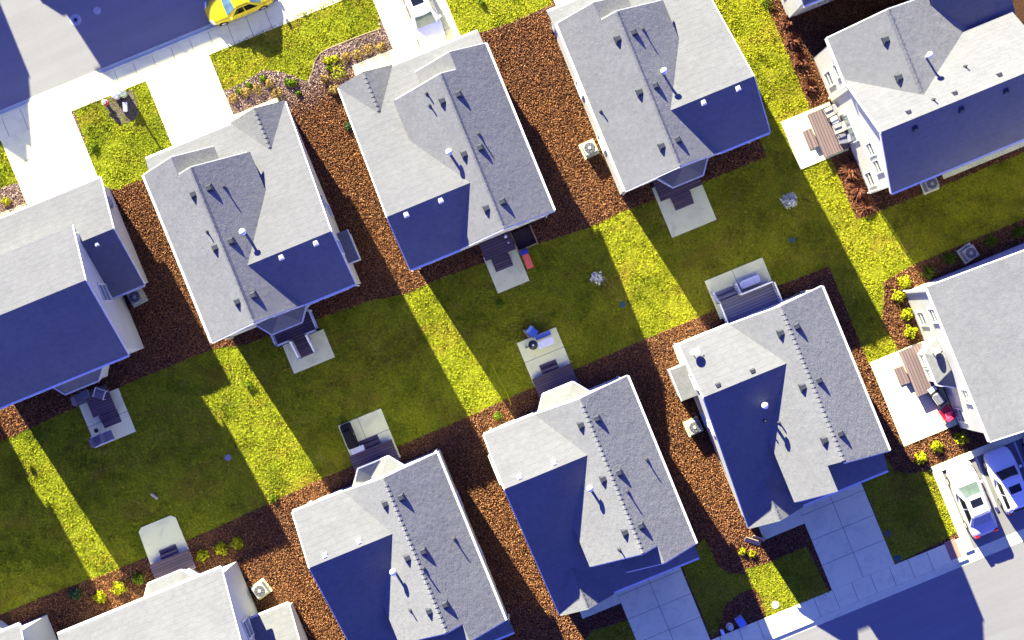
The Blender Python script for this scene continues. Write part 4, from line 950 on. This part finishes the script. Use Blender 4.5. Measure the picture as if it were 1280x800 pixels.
# framed garden bed and slide
t = thing('raised_bed', 'dark garden bed with a thin tan wooden frame by the house', 'garden bed', (2.65, 4.45, 0), 0)
MB().box(-.62, .6, -.5, .58, -.05, .12).build('soil', 'bed_soil', t)
for a in ((-.7, -.63, -.58, .6), (.61, .68, -.58, .6), (-.7, .68, -.66, -.59)): MB().box(a[0], a[1], a[2], a[3], 0, .3).build('board', 'wood_tan', t)
t = thing('slide', 'small red toddler slide with a purple blue top on the lawn', 'slide', (2.3, 3.1, .01), 0)
MB().hexa([(-.2, -.55, .05), (.2, -.55, .05), (.17, .35, .62), (-.17, .35, .62)], [(-.2, -.55, .09), (.2, -.55, .09), (.17, .35, .66), (-.17, .35, .66)]).build('chute', 'red_plastic', t)
for s in (-1, 1): MB().hexa([(s*.2, -.58, .05), (s*.235, -.58, .05), (s*.2, .35, .62), (s*.165, .35, .62)], [(s*.2, -.58, .18), (s*.235, -.58, .18), (s*.2, .35, .78), (s*.165, .35, .78)]).build('side_rail', 'red_plastic', t)
MB().box(-.24, .24, .36, .62, .55, .66).build('platform', 'blue_plastic', t, bevel=.03)
lad = MB()
for s in (-1, 1): lad.bar((s*.2, .6, .54), (s*.24, .78, 0), .05, .05)
for k in (.15, .33): lad.bar((-.22, .72-.3*k, k), (.22, .72-.3*k, k), .05, .04)
lad.build('ladder', 'blue_plastic', t)
# small lantern on the deck above the bare slab
t = thing('lantern', 'small white lantern on the dark deck by the framed bed', 'lantern', (1.6, 4.95, .5), 0)
MB().lathe((0, 0, 0), [(.1, 0), (.1, .05), (.07, .1), (.09, .28), (.11, .3), (.03, .4)], 12).build('shade', 'vent_white', t, True); MB().lathe((.02, -.42, 0), [(.06, 0), (.06, .08), (.02, .1)], 10).build('candle', 'vent_white', t)
# lounge chairs
def chair(label, x, y, z, rz, mat, frame, group=None, s=1):
    t = thing('patio_chair', label, 'chair', (x, y, z), rz, group)
    MB().box(-.3, .3, -.28, .28, .34, .44).build('seat', mat, t, bevel=.02)
    MB().hexa([(-.3, .24, .40), (.3, .24, .40), (.3, .32, .40), (-.3, .32, .40)], [(-.28, .36, .88), (.28, .36, .88), (.28, .43, .86), (-.28, .43, .86)]).build('backrest', mat, t, bevel=.02)
    for q_ in (-1, 1):
        MB().bar((q_*.33, -.28, .58), (q_*.33, .32, .58), .06, .04).build('armrest', frame, t)
        for yy in (-.26, .28): MB().tube((q_*.33, yy, 0), (q_*.33, yy, .57), .02, n=6).build('leg', frame, t)
    t.scale = (s, s, s)
    return t
G = 'lounge chairs on the left patio'
chair('dark wicker lounge chair with white arms, left of a pair at a patio edge', -26.65, -0+2.85, .07, math.pi*.5+.1, 'seat_grey', 'white_trim', G)
chair('dark wicker lounge chair, right of a pair at a patio edge', -25.95, 2.85, .07, math.pi*.5, 'seat_grey', 'white_trim', G)
t = thing('side_table', 'tiny black side table behind the pair of lounge chairs', 'table', (-26.55, 3.45, .07)); MB().lathe((0, 0, .32), [(.14, 0), (.14, .03)], 14).build('tabletop', 'black_metal', t); MB().tube((0, 0, 0), (0, 0, .32), .02).build('leg', 'black_metal', t)
chair('grey chair on the mulch left of the small dark deck', -26.75, 5.65, 0.02, math.pi*.5, 'seat_grey', 'rattan', 'grey chairs by the left house'); chair('grey chair between wall and small dark deck, second from left', -26.35+.12, 5.75, .45, -math.pi*.5, 'seat_grey', 'rattan', 'grey chairs by the left house', .8)
chair('grey chair with white frame on the small dark deck, turned aslant', -25.35, 5.45, .45, -.7, 'seat_grey', 'white_trim', 'grey chairs by the left house')
G = 'patio chairs on the upper right deck'
chair('beige cushioned chair on the upper right deck, farthest up', 23.05, 4.45, .55, -math.pi/2+.1, 'cushion', 'black_metal', G); chair('beige cushioned chair in the middle of the upper right deck', 23.15, 3.3, .55, -math.pi/2, 'cushion', 'black_metal', G); chair('dark chair with purple grey seat at the lower end of the upper right deck', 23.2, 2.6, .55, -math.pi/2-.2, 'seat_grey', 'black_metal', G)
t = thing('side_table', 'small white table between two chairs on the upper right deck', 'table', (23.15, 3.88, .55)); MB().box(-.22, .22, -.22, .22, .4, .44).build('tabletop', 'white_plastic', t, bevel=.01)
for sx in (-.18, .18):
    for sy in (-.18, .18): MB().tube((sx, sy, 0), (sx, sy, .398), .015, n=6).build('leg', 'black_metal', t)
t = thing('grill', 'grey lidded grill on the patio beside the brown deck', 'grill', (22.62, -14.5, .07), .25)
MB().box(-.3, .3, -.5, .5, .1, .78).build('cart', 'black_metal', t, bevel=.03); MB().hexa([(-.28, -.36, .79), (.28, -.36, .79), (.28, .36, .79), (-.28, .36, .79)], [(-.12, -.34, 1.06), (.14, -.34, 1.06), (.14, .34, 1.06), (-.12, .34, 1.06)]).build('lid', 'metal_grey', t, bevel=.04)
MB().tube((-.33, -.3, .9), (-.33, .3, .9), .015, n=8).build('handle', 'vent_white', t); MB().box(-.27, .27, .5, .8, .74, .77).build('side_shelf', 'vent_white', t)
chair('red chair with pink cushion on the white patio at right', 22.78, -15.55, .07, .3+math.pi, 'red_plastic', 'red_plastic', None, 1.15)
o = MB().box(-.26, .26, -.22, .22, 0, .1).build('cushion', 'pink_plastic', None, bevel=.03); o.location = (22.9, -15.75, .6); tag(o, 'pink cushion resting on the red chair', 'cushion')
# hydrant, utility pedestals on the corner lawn bed
MB().prism(pts((127, 126), (166, 111), (174, 140), (168, 150), (150, 156), (141, 150)), -.05, .03).build('planting_ring', 'mulch')['kind'] = 'structure'
x, y = at(133, 129)
t = thing('fire_hydrant', 'small red and white hydrant on the corner lawn', 'hydrant', (x, y, 0), .4)
MB().lathe((0, 0, 0), [(.16, 0), (.16, .05), (.11, .07), (.105, .5), (.15, .52), (.15, .56)], 16).build('barrel', 'hydrant_red', t, True); MB().lathe((0, 0, .56), [(.14, 0), (.1, .12), (.03, .16)], 16).build('bonnet', 'vent_white', t, True)
for a in (0, 1, 2): MB().tube((0, 0, .38), (.19*math.cos(a*1.57), .19*math.sin(a*1.57), .38), .06, n=10).build('nozzle', 'vent_white', t)
x, y = at(151, 119.5)
t = thing('utility_pedestal', 'pale green twin-topped utility pedestal on the corner lawn, casting the longest shadow', 'utility box', (x, y, 0), .2)
MB().lathe((.22, -.05, 0), [(.24, 0), (.24, .8), (.2, .92), (.05, .96)], 18).build('cabinet', 'pale_green', t, True); MB().lathe((-.2, .08, 0), [(.22, 0), (.22, .62), (.16, .72), (.03, .75)], 18).build('dome', 'vent_white', t, True)
MB().tube((.3, -.1, .9), (.3, -.1, 1.75), .06, n=10).build('marker_post', 'pale_green', t)
x, y = at(159, 135)
t = thing('marker_post', 'white leaning oval marker on the corner lawn in front of the pedestal', 'marker', (x, y, 0), -.4)
MB().tube((0, 0, 0), (0, .1, .45), .04).build('post', 'vent_white', t); MB().hexa([(-.14, -.3, .40), (.14, -.3, .40), (.14, .3, .55), (-.14, .3, .55)], [(-.12, -.27, .46), (.12, -.27, .46), (.12, .27, .61), (-.12, .27, .61)]).build('cap', 'vent_white', t, bevel=.05)
# street covers
def cover(label, px, r, ring, mat='iron', z=-.098, group=None):
    x, y = at(*px); t = thing('manhole_cover', label, 'manhole cover', (x, y, z), 0, group)
    MB().lathe((0, 0, 0), [(r, 0), (r, .012), (r*.98, .014)], 28).build('plate', mat, t)
    if ring: MB().lathe((0, 0, .0), [(r*.55, .0), (r*.55, .02), (r*.5, .022)], 24).build('lid', 'metal_grey', t); MB().lathe((0, 0, .0), [(r*.3, 0), (r*.3, .027), (r*.25, .028)], 20).build('boss', 'black_metal', t)
    else: MB().lathe((0, 0, 0), [(r*.6, .0), (r*.6, .018), (r*.55, .019)], 20).build('lid', mat, t)
cover('large ringed pale manhole cover on the shaded road at top left', (94, 24.5), .37, True); cover('small plain pale cover on the shaded road, right of the ringed one', (121, 13), .24, False)
G = 'round covers in the lawns'
cover('teal round drain cover on the dark lawn right of the bare patio', (990, 300), .2, False, 'bin_green', .03, G); cover('teal round drain cover on the dark lawn beside the middle sunlit strip', (778, 381), .2, False, 'bin_green', .03, G)
cover('small round cover in dark grass left of the wide sunlit strip', (285, 572), .2, False, 'metal_grey', .03, G); cover('dark round cover in the corner lawn by the car park', (1110, 667), .2, False, 'rattan', .03, G); cover('teal round cover at the lower edge of the corner lawn', (1122, 698), .22, False, 'bin_green', .03, G)
cover('grey green round cover on the small sunlit lawn strip at bottom', (969, 756), .24, False, 'pale_green', .03, G)
# small things in the beds near the bottom street
x, y = at(925, 776); t = thing('utility_box', 'blue low utility box in dark bed by the bottom walk', 'utility box', (x, y, 0), .2)
MB().box(-.26, .26, -.36, .36, 0, .3).build('cabinet', 'metal_grey', t, bevel=.03); MB().box(-.2, .2, -.3, .22, .304, .35).build('lid', 'blue_cloth', t, bevel=.02)
x, y = at(912, 783); t = thing('utility_pedestal', 'pale green round pedestal between the blue box and a white post', 'utility box', (x, y, 0)); MB().lathe((0, 0, 0), [(.19, 0), (.19, .4), (.14, .5), (.03, .53)], 16).build('cabinet', 'pale_green', t, True); MB().lathe((0, 0, 0), [(.24, 0), (.24, .08)], 16).build('base', 'curb_concrete', t)
x, y = at(902, 789); t = thing('marker_post', 'short white post in the dark bed at bottom edge', 'post', (x, y, 0)); MB().box(-.08, .08, -.15, .15, 0, .5).build('post', 'vent_white', t, bevel=.02); MB().box(-.1, .1, -.17, .17, .502, .56).build('cap', 'vent_white', t)
# dry bundle, edging, hose
x, y = at(941, 674)
t = thing('garden_sign', 'pale cream folded boards leaning in mulch at the porch corner', 'boards', (x, y, 0), -.7)
MB().hexa([(-.5, -.25, .02), (.5, -.25, .02), (.5, .05, .25), (-.5, .05, .25)], [(-.5, -.28, .06), (.5, -.28, .06), (.5, .02, .30), (-.5, .02, .30)]).build('board', 'leaf_dry', t); MB().hexa([(-.1, .1, .02), (.7, .1, .02), (.7, .3, .3), (-.1, .3, .3)], [(-.1, .07, .06), (.7, .07, .06), (.7, .27, .35), (-.1, .27, .35)]).build('board', 'leaf_dry', t)
x, y = at(193, 620); t = thing('garden_toy', 'small beige wooden toy lying on the dark lower left lawn', 'toy', (x, y, 0), .5)
MB().box(-.08, .08, -.28, .25, .02, .14).build('deck', 'leaf_dry', t, bevel=.02); MB().bar((0, .2, .1), (.05, .34, .34), .03, .03).build('handle', 'rattan', t)
e = MB(); E_ = pts((475, 36), (452, 44), (428, 53.5), (412, 60), (401, 66), (396, 72), (393, 78), (391, 88), (388, 95), (386, 102), (387, 108))
for p, q_ in zip(E_[:-1], E_[1:]): e.bar((*p, .03), (*q_, .03), .04, .07)
tag(e.build('lawn_edging', 'leaf_dry'), 'pale stone edging curving round the front lawn', 'edging')
E_ = pts((614, 454), (624, 474), (634, 492), (639, 506)); e = MB()
for p, q_ in zip(E_[:-1], E_[1:]): e.tube((*p, .05), (*q_, .05), .03, n=6)
tag(e.build('garden_hose', 'leaf_lime'), 'thin yellow green hose along the edge of the middle lawn strip', 'hose')

# ------------------------------------------------------------------ light, sky, camera
SUN_EL, SUN_AZ = R(22.3), R(10.6)       # shadows fall about 10.6 degrees right of straight "down the lots"
sd = bpy.data.lights.new('sun', 'SUN'); sd.energy = 5.0; sd.angle = R(.5); sd.color = (1.0, .945, .75)
so = bpy.data.objects.new('sun', sd); COL.objects.link(so)
from mathutils import Vector
to_sun = Vector((-math.sin(SUN_AZ)*math.cos(SUN_EL), math.cos(SUN_AZ)*math.cos(SUN_EL), math.sin(SUN_EL)))
so.rotation_euler = to_sun.to_track_quat('Z', 'Y').to_euler(); so.location = (0, 0, 60)
world = bpy.data.worlds.new('World'); scene.world = world; world.use_nodes = True
nt = world.node_tree; bg = nt.nodes['Background']
sky = nt.nodes.new('ShaderNodeTexSky'); sky.sky_type = 'NISHITA'; sky.sun_disc = False
sky.sun_elevation = SUN_EL; sky.sun_rotation = -SUN_AZ; sky.altitude = 200; sky.air_density = 1.3; sky.dust_density = .4; sky.ozone_density = 3.0
hs = nt.nodes.new('ShaderNodeHueSaturation'); hs.inputs['Saturation'].default_value = .7
nt.links.new(sky.outputs['Color'], hs.inputs['Color']); tint = nt.nodes.new('ShaderNodeMix'); tint.data_type = 'RGBA'; tint.blend_type = 'MULTIPLY'; tint.inputs[0].default_value = 1
tint.inputs[7].default_value = (.275, .32, 1.52, 1)      # hazy violet-blue sky of the photograph's grade
nt.links.new(hs.outputs['Color'], tint.inputs[6]); nt.links.new(tint.outputs[2], bg.inputs['Color'])
bg.inputs['Strength'].default_value = .05
cam = bpy.data.cameras.new('camera'); co = bpy.data.objects.new('camera', cam); COL.objects.link(co)
cam.sensor_fit = 'HORIZONTAL'; cam.sensor_width = 36; cam.lens = 36*FPX/1280; cam.clip_end = 1000
co.location = (0, 0, CAMH); co.rotation_euler = (0, 0, -TH); scene.camera = co
scene.view_settings.view_transform = 'Standard'; scene.view_settings.look = 'None'
scene.view_settings.exposure = 2.4; scene.view_settings.gamma = 1
scene.cycles.diffuse_bounces = 1; scene.cycles.max_bounces = 6
